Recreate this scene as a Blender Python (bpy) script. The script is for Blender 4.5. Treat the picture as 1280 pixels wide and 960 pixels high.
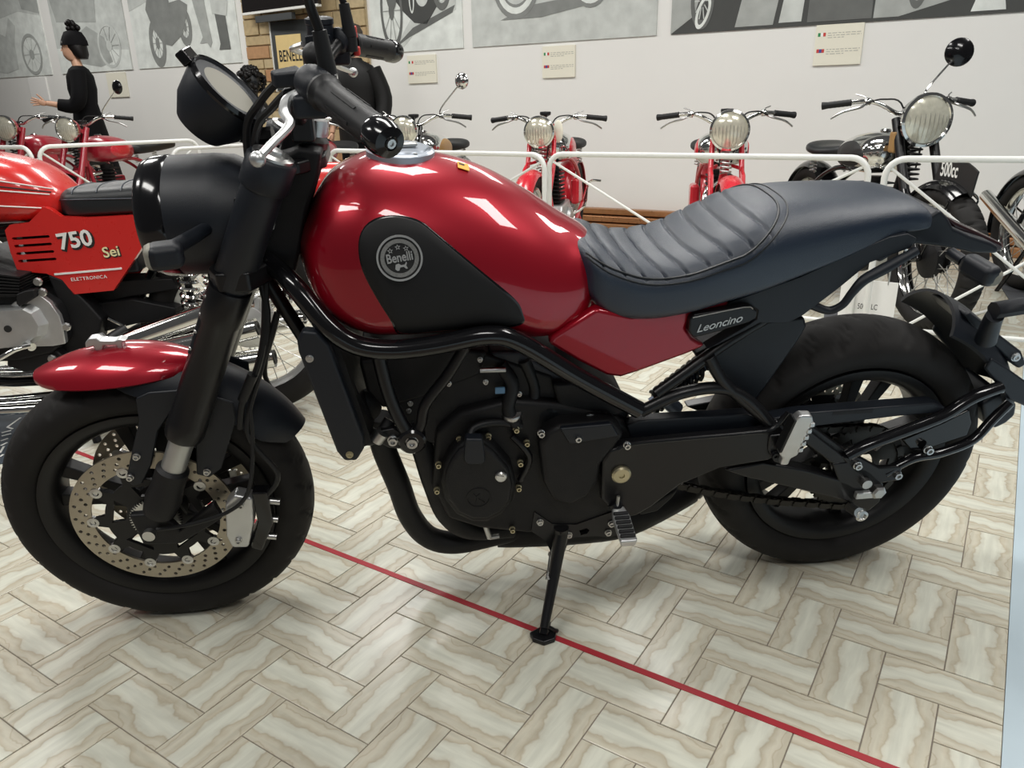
import bpy, bmesh, math, random
from mathutils import Vector, Matrix, noise
random.seed(7)
scene = bpy.context.scene
for o in list(bpy.data.objects): bpy.data.objects.remove(o)
COL = scene.collection
PI = math.pi
def V(*a): return Vector(a)
# ------------------------------------------------------------------ camera
CAM = V(0.99958, -0.93995, 1.04025)          # metres; x and y run along the floor tiles
FOC = 959.637                                 # focal length in pixels of a 1280 wide frame
RC = Matrix.Rotation(0.578010, 3, 'Z') @ Matrix.Rotation(1.224481, 3, 'X') @ Matrix.Rotation(-0.020753, 3, 'Z')
cam = bpy.data.cameras.new('camera'); camo = bpy.data.objects.new('camera', cam); COL.objects.link(camo)
cam.sensor_width = 36; cam.lens = FOC/1280*36; cam.clip_start = .05
camo.matrix_world = Matrix.Translation(CAM) @ RC.to_4x4()
scene.camera = camo
# ------------------------------------------------------------------ world and light
w = bpy.data.worlds.new('hall'); scene.world = w; w.use_nodes = True
w.node_tree.nodes['Background'].inputs[0].default_value = (1, 1, 1, 1)
w.node_tree.nodes['Background'].inputs[1].default_value = 0.11
scene.view_settings.view_transform = 'Standard'; scene.view_settings.look = 'None'
scene.view_settings.gamma = 1; scene.view_settings.use_curve_mapping = False
scene.view_settings.exposure = -0.60
def lamp(x, y, z, sx, sy, power, col=(1, .98, .94), rx=0, ry=0, rz=0):
    l = bpy.data.lights.new('ceiling_tube_light_offscreen', 'AREA'); l.shape = 'RECTANGLE'; l.size = sx; l.size_y = sy
    l.energy = power; l.color = col
    o = bpy.data.objects.new('ceiling_tube_light_offscreen', l); COL.objects.link(o); o.location = (x, y, z); o.rotation_euler = (rx, ry, rz)
    return o
# rows of fluorescent fittings under the ceiling, running along the hall
for xx in (-9.0, -6.2, -3.4, -0.6, 2.2):
    lamp(xx, 3.35, 3.3, 1.5, .55, 72)
for xx in (-3.2, -0.4, 2.4):
    lamp(xx, .9, 3.3, 1.5, .55, 72)
    lamp(xx, -1.8, 3.3, 1.5, .55, 72)
# ------------------------------------------------------------------ survey: pixel of the photograph + known plane -> metres
def ray(px, py): return RC @ V((px-640)/FOC, -(py-480)/FOC, -1)
def fl(px, py, z=0.0):
    d = ray(px, py); return CAM + d*((z-CAM.z)/d.z)
class Frame:
    """a vehicle's own axes: x forward, y to its left, z up along its lean"""
    def __init__(s, origin, heading, lean=0):
        f = V(math.cos(heading), math.sin(heading), 0); l0 = V(-f.y, f.x, 0)
        s.f = f; s.u = V(0, 0, 1)*math.cos(lean)+l0*math.sin(lean); s.l = s.u.cross(f); s.o = Vector(origin)
        m = Matrix((s.f, s.l, s.u)).transposed().to_4x4(); m.translation = s.o; s.m = m; s.inv = m.inverted()
    def at(s, px, py, y):
        d = ray(px, py); o = CAM-s.o; t = (y-o.dot(s.l))/d.dot(s.l); X = o+d*t
        return V(X.dot(s.f), y, X.dot(s.u))
    def loc(s, P): return s.inv @ Vector(P)
# ------------------------------------------------------------------ materials
MATS = {}
def mat(name, col, rough=.5, metal=0, coat=0, spec=.5, noise_amt=0, nscale=40, bump=0, bscale=200, emit=None, trans=0, alpha=1):
    if name in MATS: return MATS[name]
    m = bpy.data.materials.new(name); m.use_nodes = True; nt = m.node_tree; b = nt.nodes['Principled BSDF']
    b.inputs['Base Color'].default_value = (*col, 1); b.inputs['Roughness'].default_value = rough
    b.inputs['Metallic'].default_value = metal; b.inputs['Specular IOR Level'].default_value = spec
    b.inputs['Coat Weight'].default_value = coat; b.inputs['Coat Roughness'].default_value = .03
    if trans: b.inputs['Transmission Weight'].default_value = trans
    if emit: b.inputs['Emission Color'].default_value = (*emit[0], 1); b.inputs['Emission Strength'].default_value = emit[1]
    tc = nt.nodes.new('ShaderNodeTexCoord')
    n = nt.nodes.new('ShaderNodeTexNoise'); n.inputs['Scale'].default_value = nscale; n.inputs['Detail'].default_value = 4
    nt.links.new(tc.outputs['Object'], n.inputs['Vector'])
    a = max(noise_amt, .04)
    r = nt.nodes.new('ShaderNodeMapRange'); r.inputs[3].default_value = max(0, rough-a*.6); r.inputs[4].default_value = min(1, rough+a*.6)
    nt.links.new(n.outputs['Fac'], r.inputs[0]); nt.links.new(r.outputs[0], b.inputs['Roughness'])
    if noise_amt:
        mx = nt.nodes.new('ShaderNodeMix'); mx.data_type = 'RGBA'
        mx.inputs[6].default_value = (*[c*(1-noise_amt) for c in col], 1); mx.inputs[7].default_value = (*[min(1, c*(1+noise_amt)) for c in col], 1)
        nt.links.new(n.outputs['Fac'], mx.inputs[0]); nt.links.new(mx.outputs[2], b.inputs['Base Color'])
    if bump:
        n2 = nt.nodes.new('ShaderNodeTexNoise'); n2.inputs['Scale'].default_value = bscale; n2.inputs['Detail'].default_value = 3
        nt.links.new(tc.outputs['Object'], n2.inputs['Vector'])
        bp = nt.nodes.new('ShaderNodeBump'); bp.inputs['Strength'].default_value = bump; bp.inputs['Distance'].default_value = .002
        nt.links.new(n2.outputs['Fac'], bp.inputs['Height']); nt.links.new(bp.outputs[0], b.inputs['Normal'])
    MATS[name] = m; return m
M = {}
M['plastic'] = mat('matte_black_plastic', (.007, .0095, .0145), .46, spec=.45, bump=.15, bscale=900)
M['gloss'] = mat('gloss_black_paint', (.005, .005, .006), .15, coat=.3, spec=.4)
M['frameblk'] = mat('satin_black_frame', (.006, .006, .007), .32, spec=.4)
M['engine'] = mat('black_engine_casting', (.007, .007, .008), .55, spec=.35, noise_amt=.2, bump=.2, bscale=300)
M['rubber'] = mat('tyre_rubber', (.0105, .0095, .009), .72, spec=.35, noise_amt=.2, nscale=25)
M['rim'] = mat('black_wheel_paint', (.006, .006, .0065), .45, spec=.35)
M['candy'] = mat('candy_red_paint', (.33, .002, .014), .36, metal=.40, coat=1.0, spec=.3)
M['red'] = mat('bright_red_paint', (.62, .022, .018), .28, coat=.7)
M['oldred'] = mat('vintage_red_paint', (.60, .015, .03), .28, coat=.5)
M['darkred'] = mat('deep_red_paint', (.33, .01, .025), .3, coat=.5)
M['chrome'] = mat('chrome', (.72, .72, .70), .10, metal=1)
M['steel'] = mat('brushed_steel', (.55, .55, .54), .32, metal=1, noise_amt=.12, nscale=60)
M['alu'] = mat('cast_aluminium', (.60, .61, .61), .38, metal=.85, noise_amt=.12, nscale=30)
M['disc'] = mat('brake_disc_steel', (.40, .36, .29), .38, metal=.9, noise_amt=.12, nscale=80)
M['fork'] = mat('fork_slider_steel', (.50, .51, .50), .35, metal=.8)
M['leather'] = mat('black_seat_leather', (.009, .019, .037), .34, spec=.8, bump=.35, bscale=700)
M['leather2'] = mat('black_seat_vinyl', (.012, .014, .016), .38, bump=.3, bscale=400)
M['pad'] = mat('black_rubber_pad', (.008, .008, .0085), .6, spec=.35)
M['white'] = mat('white_enamel', (.78, .79, .76), .35)
M['whiteprint'] = mat('white_print', (.85, .85, .82), .5)
M['creamprint'] = mat('cream_print', (.85, .78, .45), .5)
M['blackprint'] = mat('black_print', (.012, .012, .012), .6)
M['silverprint'] = mat('silver_print', (.55, .55, .54), .35, metal=.6)
M['glassface'] = mat('grey_display_glass', (.25, .24, .20), .6)
M['lens'] = mat('headlamp_lens', (.72, .70, .58), .16, metal=.35, coat=1, noise_amt=.25, nscale=45)
M['amber'] = mat('amber_lens', (.75, .25, .02), .2, coat=1)
M['sticker'] = mat('yellow_sticker', (.85, .40, .02), .5)
M['hose'] = mat('black_rubber_hose', (.008, .0085, .0095), .5, spec=.4)
M['brass'] = mat('brass_bolt', (.50, .45, .30), .35, metal=.9)
M['chain'] = mat('oiled_chain', (.035, .033, .030), .4, metal=.8)
M['blue'] = mat('blue_plastic', (.10, .22, .36), .4)
M['grout'] = mat('floor_grout', (.20, .17, .14), .9, noise_amt=.2)
M['tape'] = mat('red_tape', (.36, .025, .035), .45, noise_amt=.15, nscale=30)
M['paint'] = mat('white_wall_paint', (.80, .80, .775), .75, noise_amt=.02, nscale=3, bump=.06, bscale=60)
M['blueedge'] = mat('pale_blue_floor_paint', (.46, .56, .62), .35, noise_amt=.08, nscale=6)
M['wood'] = mat('varnished_wood', (.30, .14, .055), .35, noise_amt=.35, nscale=14)
M['copper'] = mat('copper_brown_trim', (.42, .20, .09), .3, metal=.5, noise_amt=.2)
M['mat'] = mat('dark_grey_mat', (.085, .09, .10), .8, noise_amt=.3, nscale=120, bump=.6, bscale=150)
M['navy'] = mat('navy_mat', (.035, .05, .07), .6)
M['dress'] = mat('black_dress_cloth', (.004, .004, .005), .8, spec=.15, bump=.3, bscale=60)
M['skin'] = mat('mannequin_skin', (.62, .36, .24), .5)
M['hair'] = mat('black_hair', (.005, .004, .004), .5, spec=.3, bump=.7, bscale=80)
M['brownhair'] = mat('brown_leather_cap', (.045, .032, .022), .5, bump=.5, bscale=60)
M['tan'] = mat('tan_leather', (.38, .22, .08), .5)
M['card'] = mat('cream_card', (.80, .78, .66), .6)
M['paper'] = mat('white_paper', (.88, .88, .86), .6)
M['screen'] = mat('dark_tv_screen', (.012, .010, .010), .15)
M['poster_frame'] = mat('dark_grey_frame', (.045, .05, .052), .5)
M['yellowposter'] = mat('yellowed_poster', (.72, .55, .25), .6, noise_amt=.1, nscale=20)
M['inkgrey'] = mat('grey_ink', (.42, .42, .38), .6)
M['green'] = mat('green_ink', (.02, .25, .08), .6); M['redink'] = mat('red_ink', (.55, .05, .04), .6); M['blueink'] = mat('blue_ink', (.05, .07, .30), .6)
for i, g in enumerate((.06, .14, .24, .40, .58, .76)):
    M['g%d' % i] = mat('photo_grey_%d' % i, (g*.95, g, g*.96), .7, noise_amt=.3, nscale=9)
def tile_material():
    """cream print with a pale middle, tan edges and wavy veins along the length; every tile shifted at random"""
    m = bpy.data.materials.new('marbled_floor_tile'); m.use_nodes = True; nt = m.node_tree; N = nt.nodes; L = nt.links
    b = N['Principled BSDF']; b.inputs['Roughness'].default_value = .24
    uv = N.new('ShaderNodeUVMap'); uv.uv_map = 'tile'
    oi = N.new('ShaderNodeObjectInfo')
    mul = N.new('ShaderNodeVectorMath'); mul.operation = 'SCALE'; mul.inputs[0].default_value = (31.7, 17.3, 7.1)
    L.new(oi.outputs['Random'], mul.inputs['Scale'])
    add = N.new('ShaderNodeVectorMath'); add.operation = 'ADD'; L.new(uv.outputs[0], add.inputs[0]); L.new(mul.outputs[0], add.inputs[1])
    def noise_(sx, sy, det, dist):
        sc = N.new('ShaderNodeVectorMath'); sc.operation = 'MULTIPLY'; sc.inputs[1].default_value = (sx, sy, 1); L.new(add.outputs[0], sc.inputs[0])
        n = N.new('ShaderNodeTexNoise'); n.inputs['Scale'].default_value = 1; n.inputs['Detail'].default_value = det; n.inputs['Distortion'].default_value = dist
        L.new(sc.outputs[0], n.inputs['Vector']); return n.outputs['Fac']
    def mth(op, x, y=None):
        q = N.new('ShaderNodeMath'); q.operation = op
        for i, v in enumerate((x, y)):
            if v is None: continue
            if isinstance(v, (int, float)): q.inputs[i].default_value = v
            else: L.new(v, q.inputs[i])
        return q.outputs[0]
    sep = N.new('ShaderNodeSeparateXYZ'); L.new(uv.outputs[0], sep.inputs[0]); v0 = sep.outputs['Y']
    v = mth('SUBTRACT', v0, mth('MULTIPLY', mth('ROUND', mth('DIVIDE', v0, 10.0)), 10.0))
    v = mth('DIVIDE', v, .103255)
    wob = mth('ADD', mth('MULTIPLY', mth('SUBTRACT', noise_(11, 7, 2.5, .25), .5), .72), mth('MULTIPLY', mth('SUBTRACT', noise_(50, 30, 2, .2), .5), .13))
    ab = mth('ABSOLUTE', mth('ADD', v, wob))
    cr = N.new('ShaderNodeValToRGB'); e = cr.color_ramp.elements
    e[0].position = .10; e[0].color = (.62, .625, .535, 1); e[1].position = .62; e[1].color = (.50, .465, .365, 1)
    for p, c in ((.20, (.575, .565, .475, 1)), (.238, (.45, .405, .31, 1)), (.262, (.49, .445, .345, 1)), (.36, (.555, .53, .43, 1)), (.44, (.545, .51, .41, 1)), (.465, (.45, .405, .31, 1)), (.49, (.53, .49, .39, 1))):
        k = e.new(p); k.color = c
    L.new(ab, cr.inputs[0])
    st = N.new('ShaderNodeMapRange'); st.inputs[1].default_value = .35; st.inputs[2].default_value = .65; st.inputs[3].default_value = .90; st.inputs[4].default_value = 1.06
    L.new(noise_(9, 70, 3, .2), st.inputs[0])
    mx = N.new('ShaderNodeVectorMath'); mx.operation = 'SCALE'; L.new(cr.outputs[0], mx.inputs[0]); L.new(st.outputs[0], mx.inputs['Scale'])
    L.new(mx.outputs[0], b.inputs['Base Color'])
    return m
M['tile'] = tile_material()
def brick_material():
    m = bpy.data.materials.new('ochre_brick'); m.use_nodes = True; nt = m.node_tree; N = nt.nodes; L = nt.links
    b = N['Principled BSDF']; b.inputs['Roughness'].default_value = .85
    oi = N.new('ShaderNodeObjectInfo'); cr = N.new('ShaderNodeValToRGB'); e = cr.color_ramp.elements
    e[0].color = (.52, .27, .13, 1); e[1].color = (.62, .50, .30, 1); k = cr.color_ramp.elements.new(.35); k.color = (.56, .43, .24, 1)
    L.new(oi.outputs['Random'], cr.inputs[0])
    tc = N.new('ShaderNodeTexCoord'); n = N.new('ShaderNodeTexNoise'); n.inputs['Scale'].default_value = 22; L.new(tc.outputs['Object'], n.inputs['Vector'])
    mx = N.new('ShaderNodeMix'); mx.data_type = 'RGBA'; mx.blend_type = 'OVERLAY'; mx.inputs[0].default_value = .6
    L.new(cr.outputs[0], mx.inputs[6]); L.new(n.outputs['Color'], mx.inputs[7]); L.new(cr.outputs[0], mx.inputs[6])
    hs = N.new('ShaderNodeMix'); hs.data_type = 'RGBA'; hs.blend_type = 'MULTIPLY'; hs.inputs[0].default_value = .35
    L.new(cr.outputs[0], hs.inputs[6]); L.new(n.outputs['Fac'], hs.inputs[7]); L.new(hs.outputs[2], b.inputs['Base Color'])
    bp = N.new('ShaderNodeBump'); bp.inputs['Strength'].default_value = .5; bp.inputs['Distance'].default_value = .01
    L.new(n.outputs['Fac'], bp.inputs['Height']); L.new(bp.outputs[0], b.inputs['Normal'])
    return m
M['brick'] = brick_material()
# ------------------------------------------------------------------ mesh helpers
def smooth(pts, n=6, closed=False):
    """Catmull-Rom through the points"""
    P = [Vector(p) for p in pts]; out = []; L = len(P)
    rng = range(L if closed else L-1)
    for i in rng:
        g = (lambda k: P[k % L]) if closed else (lambda k: P[max(0, min(L-1, k))])
        a, b, c, d = g(i-1), g(i), g(i+1), g(i+2)
        for k in range(n):
            t = k/n
            out.append(.5*((2*b)+(c-a)*t+(2*a-5*b+4*c-d)*t*t+(3*b-a-3*c+d)*t**3))
    if not closed: out.append(P[-1].copy())
    return out
def basis(d):
    d = d.normalized(); a = V(0, 0, 1) if abs(d.z) < .9 else V(1, 0, 0)
    u = a.cross(d).normalized(); return u, d.cross(u)
class MB:
    def __init__(s): s.v = []; s.f = []
    def add(s, vs, fs):
        k = len(s.v); s.v += [tuple(p) for p in vs]; s.f += [tuple(i+k for i in f) for f in fs]; return s
    def loft(s, rings, caps=True, closed=True, loop=False):
        n = len(rings[0]); vs = [p for r in rings for p in r]; fs = []
        m = len(rings)
        for i in range(m if loop else m-1):
            for j in range(n if closed else n-1):
                a = i*n+j; b = i*n+(j+1) % n; c = ((i+1) % m)*n+(j+1) % n; d = ((i+1) % m)*n+j
                fs.append((a, b, c, d))
        if caps and closed and not loop: fs.append(tuple(range(n))[::-1]); fs.append(tuple(range((m-1)*n, m*n)))
        return s.add(vs, fs)
    def tube(s, pts, r, seg=8, caps=True, sm=0, loop=False):
        P = smooth(pts, sm, loop) if sm else [Vector(p) for p in pts]
        R = r if isinstance(r, (list, tuple)) else [r]*len(pts)
        rings = []; u = None; n = len(P)
        for i, p in enumerate(P):
            if loop: d = P[(i+1) % n]-P[i-1]
            else: d = P[min(i+1, n-1)]-P[max(i-1, 0)]
            if d.length < 1e-9: d = V(0, 0, 1)
            d.normalize()
            if u is None: u, _ = basis(d)
            u = (u-d*u.dot(d))
            if u.length < 1e-6: u, _ = basis(d)
            u.normalize(); v = d.cross(u)
            t = i/(n-1)*(len(R)-1) if n > 1 else 0; k = min(int(t), len(R)-2) if len(R) > 1 else 0
            rr = R[k]+(R[k+1]-R[k])*(t-k) if len(R) > 1 else R[0]
            rings.append([p+(u*math.cos(a)+v*math.sin(a))*rr for a in [2*PI*j/seg for j in range(seg)]])
        return s.loft(rings, caps, True, loop)
    def cyl(s, a, b, r, r2=None, seg=16): return s.tube([a, b], [r, r if r2 is None else r2], seg)
    def lathe(s, prof, o, axis, seg=32, loop=False):
        """prof: (radius, height along axis)"""
        o = Vector(o); ax = Vector(axis).normalized(); u, v = basis(ax); rings = []
        for r, h in prof:
            r = max(r, 1e-4)
            rings.append([o+ax*h+(u*math.cos(a)+v*math.sin(a))*r for a in [2*PI*j/seg for j in range(seg)]])
        return s.loft(rings, not loop, True, loop)
    def prism(s, pts, off):
        off = Vector(off); n = len(pts); P = [Vector(p) for p in pts]
        vs = P+[p+off for p in P]
        fs = [tuple(range(n))[::-1], tuple(range(n, 2*n))]+[(i, (i+1) % n, n+(i+1) % n, n+i) for i in range(n)]
        return s.add(vs, fs)
    def box(s, c, sx, sy, sz, rot=None):
        c = Vector(c); vs = []
        for x in (-1, 1):
            for y in (-1, 1):
                for z in (-1, 1):
                    p = V(x*sx/2, y*sy/2, z*sz/2); vs.append(c+(rot @ p if rot else p))
        return s.add(vs, [(0, 1, 3, 2), (4, 6, 7, 5), (0, 4, 5, 1), (2, 3, 7, 6), (0, 2, 6, 4), (1, 5, 7, 3)])
    def beam(s, a, b, w, h, side=None):
        """rectangular bar from a to b; w across side, h across the other"""
        a = Vector(a); b = Vector(b); d = (b-a).normalized()
        sd = Vector(side) if side else V(0, 1, 0); sd = (sd-d*sd.dot(d)).normalized(); t = d.cross(sd)
        R = lambda p: [p+sd*w/2+t*h/2, p-sd*w/2+t*h/2, p-sd*w/2-t*h/2, p+sd*w/2-t*h/2]
        return s.loft([R(a), R(b)])
    def ball(s, c, rx, ry=None, rz=None, rot=None, seg=16, rg=10):
        ry = ry or rx; rz = rz or rx; c = Vector(c); rings = []
        for i in range(rg+1):
            t = PI*i/rg; q = max(math.sin(t), 1e-3)
            ring = []
            for j in range(seg):
                a = 2*PI*j/seg; p = V(rx*q*math.cos(a), ry*q*math.sin(a), -rz*math.cos(t))
                ring.append(c+(rot @ p if rot else p))
            rings.append(ring)
        return s.loft(rings)
    def build(s, name, m, parent=None, ang=38, bevel=0, sub=0, flip=True, seg=2):
        me = bpy.data.meshes.new(name); me.from_pydata(s.v, [], s.f)
        if flip:
            bm = bmesh.new(); bm.from_mesh(me); bmesh.ops.recalc_face_normals(bm, faces=bm.faces); bm.to_mesh(me); bm.free()
        return finish(name, me, m, parent, ang, bevel, sub, seg)
def finish(name, me, m, parent=None, ang=38, bevel=0, sub=0, seg=2):
    me.materials.append(M[m] if isinstance(m, str) else m)
    if ang:
        for p in me.polygons: p.use_smooth = True
        me.set_sharp_from_angle(angle=math.radians(ang))
    o = bpy.data.objects.new(name, me); COL.objects.link(o)
    if parent: o.parent = parent
    if bevel:
        b = o.modifiers.new('bevel', 'BEVEL'); b.width = bevel; b.segments = seg; b.limit_method = 'ANGLE'; b.angle_limit = math.radians(35); b.harden_normals = True
    if sub:
        b = o.modifiers.new('sub', 'SUBSURF'); b.levels = sub; b.render_levels = sub
    return o
def tag(o, label=None, cat=None, group=None, kind=None):
    if label: o['label'] = label
    if cat: o['category'] = cat
    if group: o['group'] = group
    if kind: o['kind'] = kind
    return o
def thing(name, label, cat, m=None, group=None):
    o = bpy.data.objects.new(name, None); COL.objects.link(o); o.empty_display_size = .1
    if m is not None: o.matrix_world = m
    return tag(o, label, cat, group)
def flat(name, loops, thick, m, parent, o, xd, yd, bevel=0):
    """plate cut from 2D loops (inner loops are holes) placed at o with axes xd, yd"""
    cu = bpy.data.curves.new(name, 'CURVE'); cu.dimensions = '2D'; cu.fill_mode = 'BOTH'; cu.extrude = thick/2
    for lp in loops:
        sp = cu.splines.new('POLY'); sp.points.add(len(lp)-1); sp.use_cyclic_u = True
        for q, p in zip(sp.points, lp): q.co = (p[0], p[1], 0, 1)
    return curve_mesh(name, cu, m, parent, o, xd, yd, bevel)
def curve_mesh(name, cu, m, parent, o, xd, yd, bevel=0):
    tmp = bpy.data.objects.new(name, cu); COL.objects.link(tmp)
    dg = bpy.context.evaluated_depsgraph_get(); me = bpy.data.meshes.new_from_object(tmp.evaluated_get(dg))
    bpy.data.objects.remove(tmp); bpy.data.curves.remove(cu)
    x = Vector(xd).normalized(); y = Vector(yd); y = (y-x*y.dot(x)).normalized(); z = x.cross(y)
    T = Matrix((x, y, z)).transposed().to_4x4(); T.translation = Vector(o); me.transform(T)
    me.name = name; me.materials.clear()
    return finish(name, me, m, parent, 30, bevel)
def text(name, body, size, m, parent, o, xd, yd, thick=.001, shear=0, space=1, align='LEFT', offset=0, sx=1):
    cu = bpy.data.curves.new(name, 'FONT'); cu.body = body; cu.size = size; cu.extrude = thick/2; cu.shear = shear
    cu.space_character = space; cu.align_x = align; cu.offset = offset; cu.resolution_u = 3
    o2 = curve_mesh(name, cu, m, parent, V(0, 0, 0), (1, 0, 0), (0, 1, 0))
    me = o2.data
    if sx != 1: me.transform(Matrix.Diagonal((sx, 1, 1, 1)))
    x = Vector(xd).normalized(); y = Vector(yd); y = (y-x*y.dot(x)).normalized(); z = x.cross(y)
    T = Matrix((x, y, z)).transposed().to_4x4(); T.translation = Vector(o); me.transform(T)
    return o2
def circ(r, n=32, cx=0, cy=0, a0=0): return [(cx+r*math.cos(a0+2*PI*i/n), cy+r*math.sin(a0+2*PI*i/n)) for i in range(n)]
def interp(tab, x):
    """tab rows sorted by first column; cubic-smooth interpolation of the other columns"""
    if x <= tab[0][0]: return tab[0][1:]
    if x >= tab[-1][0]: return tab[-1][1:]
    for i in range(len(tab)-1):
        if tab[i][0] <= x <= tab[i+1][0]:
            x0, x1 = tab[i][0], tab[i+1][0]; t = (x-x0)/(x1-x0); out = []
            for k in range(1, len(tab[0])):
                p = lambda j: tab[max(0, min(len(tab)-1, j))]
                m0 = (p(i+1)[k]-p(i-1)[k])/max(1e-9, p(i+1)[0]-p(i-1)[0])*(x1-x0)
                m1 = (p(i+2)[k]-p(i)[k])/max(1e-9, p(i+2)[0]-p(i)[0])*(x1-x0)
                a, b = tab[i][k], tab[i+1][k]
                out.append((2*t**3-3*t*t+1)*a+(t**3-2*t*t+t)*m0+(-2*t**3+3*t*t)*b+(t**3-t*t)*m1)
            return out
class Body:
    """closed body along x. rows: x, z top, z bottom, half width, z of widest; nt, nb: roundness above and below (nt may be a table over x)"""
    def __init__(s, rows, nt=2.4, nb=2.4): s.rows = sorted(rows); s.nt_ = nt; s.nb = nb; s.nt = nt if not isinstance(nt, list) else 2.4
    def ne(s, x): return interp(s.nt_, x)[0] if isinstance(s.nt_, list) else s.nt_
    def ring(s, x, n=40):
        zt, zb, w, zm = interp(s.rows, x); out = []; nt = s.ne(x)
        for j in range(n):
            a = 2*PI*j/n; c, q = math.cos(a), math.sin(a); e = nt if q >= 0 else s.nb
            y = w*math.copysign(abs(c)**(2/e), c); z = zm+((zt-zm) if q >= 0 else (zm-zb))*math.copysign(abs(q)**(2/e), q)
            out.append(V(x, y, z))
        return out
    def half(s, x, z):
        zt, zb, w, zm = interp(s.rows, x); e = s.ne(x) if z >= zm else s.nb
        q = min(1, abs((z-zm)/((zt-zm) if z >= zm else (zm-zb)))); return w*max(0, 1-q**e)**(1/e)
    def top(s, x, y):
        zt, zb, w, zm = interp(s.rows, x); e = s.ne(x); q = min(1, abs(y)/w); return zm+(zt-zm)*max(0, 1-q**e)**(1/e)
    def mesh(s, n=40, steps=48):
        x0, x1 = s.rows[0][0], s.rows[-1][0]
        xs = [x0+(x1-x0)*(.5-.5*math.cos(PI*i/steps)) for i in range(steps+1)]
        return MB().loft([s.ring(x, n) for x in xs])
def mirror(p): return V(p[0], -p[1], p[2])
def arc(cx, cz, r, a0, a1, n, y=0): return [V(cx+r*math.cos(math.radians(a0+(a1-a0)*i/n)), y, cz+r*math.sin(math.radians(a0+(a1-a0)*i/n))) for i in range(n+1)]
# ================================================================== the setting
S = 0.103255                                   # tile width; tiles are S x 2S, laid herringbone along x and y
EDGE = 10.98*S
def slab(name, x0, x1, y0, y1, z0, z1, m, **k):
    return MB().box(V((x0+x1)/2, (y0+y1)/2, (z0+z1)/2), x1-x0, y1-y0, z1-z0).build(name, m, None, 0, **k)
floor = tag(slab('floor', -15, EDGE, -2.6, 5.6, -.10, -.0022, 'grout'), 'beige marbled ceramic floor laid in a herringbone of oblong tiles', kind='structure')
GAP = .0011
def tile_geo(x0, x1, y0, y1):
    a = GAP; b = GAP+.0009
    vs = [(x0+a, y0+a, -.006), (x1-a, y0+a, -.006), (x1-a, y1-a, -.006), (x0+a, y1-a, -.006),
          (x0+a, y0+a, -.0006), (x1-a, y0+a, -.0006), (x1-a, y1-a, -.0006), (x0+a, y1-a, -.0006),
          (x0+b, y0+b, 0), (x1-b, y0+b, 0), (x1-b, y1-b, 0), (x0+b, y1-b, 0)]
    fs = [(8, 9, 10, 11)]+[(i, (i+1) % 4, 4+(i+1) % 4, 4+i) for i in range(4)]+[(4+i, 4+(i+1) % 4, 8+(i+1) % 4, 8+i) for i in range(4)]
    return vs, fs
def add_uv(me, fn):
    uv = me.uv_layers.new(name='tile')
    for lp in me.loops: uv.data[lp.index].uv = fn(me.vertices[lp.vertex_index].co, lp.index)
vs, fs = tile_geo(-S, S, -S/2, S/2)
tme = bpy.data.meshes.new('tile'); tme.from_pydata(vs, [], fs); tme.materials.append(M['tile']); add_uv(tme, lambda c, i: (c.x, c.y))
RCI = RC.transposed()
def project(P):
    c = RCI @ (Vector(P)-CAM)
    if c.z > -.05: return None
    return 640+FOC*c.x/-c.z, 480-FOC*c.y/-c.z, -c.z
cells = []
for m_ in range(-40, 40):
    for k in range(-75, 75):
        for (a, b, da, db) in ((-1, 0, 1, 2), (-2, -1, 2, 1)):
            x0 = a+k+2*m_; y0 = b-k+2*m_
            if x0 >= 10.98 or x0 < -75 or y0 > 53 or y0 < -16: continue
            P = project(((x0+da/2)*S, (y0+db/2)*S, 0))
            if not P or P[0] < -90 or P[0] > 1370 or P[1] > 1060 or P[1] < 150: continue
            cells.append((P[2]**2, x0, y0, da, db, P))
cells.sort()
single = 0; rest = []
for d, x0, y0, da, db, P in cells:
    cut = x0+da > 10.98
    inview = -5 < P[0] < 1285 and P[1] < 965
    if not cut and inview and single < 298:
        o = bpy.data.objects.new('tile', tme); COL.objects.link(o); o.parent = floor
        o.location = ((x0+da/2)*S, (y0+db/2)*S, random.uniform(-.0003, .0003)); single += 1
        if db == 2: o.rotation_euler.z = PI/2
        if random.random() < .5: o.rotation_euler.z += PI
    else: rest.append((x0, y0, da, db))
mb = MB(); uvs = []
for x0, y0, da, db in rest:
    x1 = min(x0+da, 10.98); cx = (x0+da/2)*S; cy = (y0+db/2)*S
    vs, fs = tile_geo(x0*S, x1*S, y0*S, (y0+db)*S); ru, rv = random.uniform(0, 90), 10.0*random.randint(0, 9)
    for f in fs:
        for i in f:
            dx, dy = vs[i][0]-cx, vs[i][1]-cy
            uvs.append((ru+(dx if da == 2 else dy), rv+(dy if da == 2 else dx)))
    mb.add(vs, fs)
far = mb.build('tile_field', 'tile', floor, 0, flip=False); far['kind'] = 'stuff'
uvl = far.data.uv_layers.new(name='tile')
for i, q in enumerate(uvs): uvl.data[i].uv = q
edge = tag(slab('trim_1', EDGE, 3.2, -2.6, 5.6, -.10, .0015, 'blueedge'), 'pale blue painted floor strip beside the tiles', kind='structure')
tp = tag(slab('floor_tape', -7, EDGE-.002, 2.04*S-.0075, 2.04*S+.0075, -.0002, .0012, 'tape'), 'long dark red tape line stuck across the floor tiles', 'tape')
# ---- back wall, in its own frame: x along the wall, -y into the room
WROT = math.atan(.049)
WM = Matrix.Translation(V(1.0, 5.45, 0)) @ Matrix.Rotation(WROT, 4, 'Z')
def WX(X): return (X-1.0)/math.cos(WROT)
wall = MB().box(V(-6.4, .06, 1.75), 18.5, .12, 3.5).build('wall_back', 'paint', None, 0)
wall.matrix_world = WM; tag(wall, 'plain white plastered museum wall', kind='structure')
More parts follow.
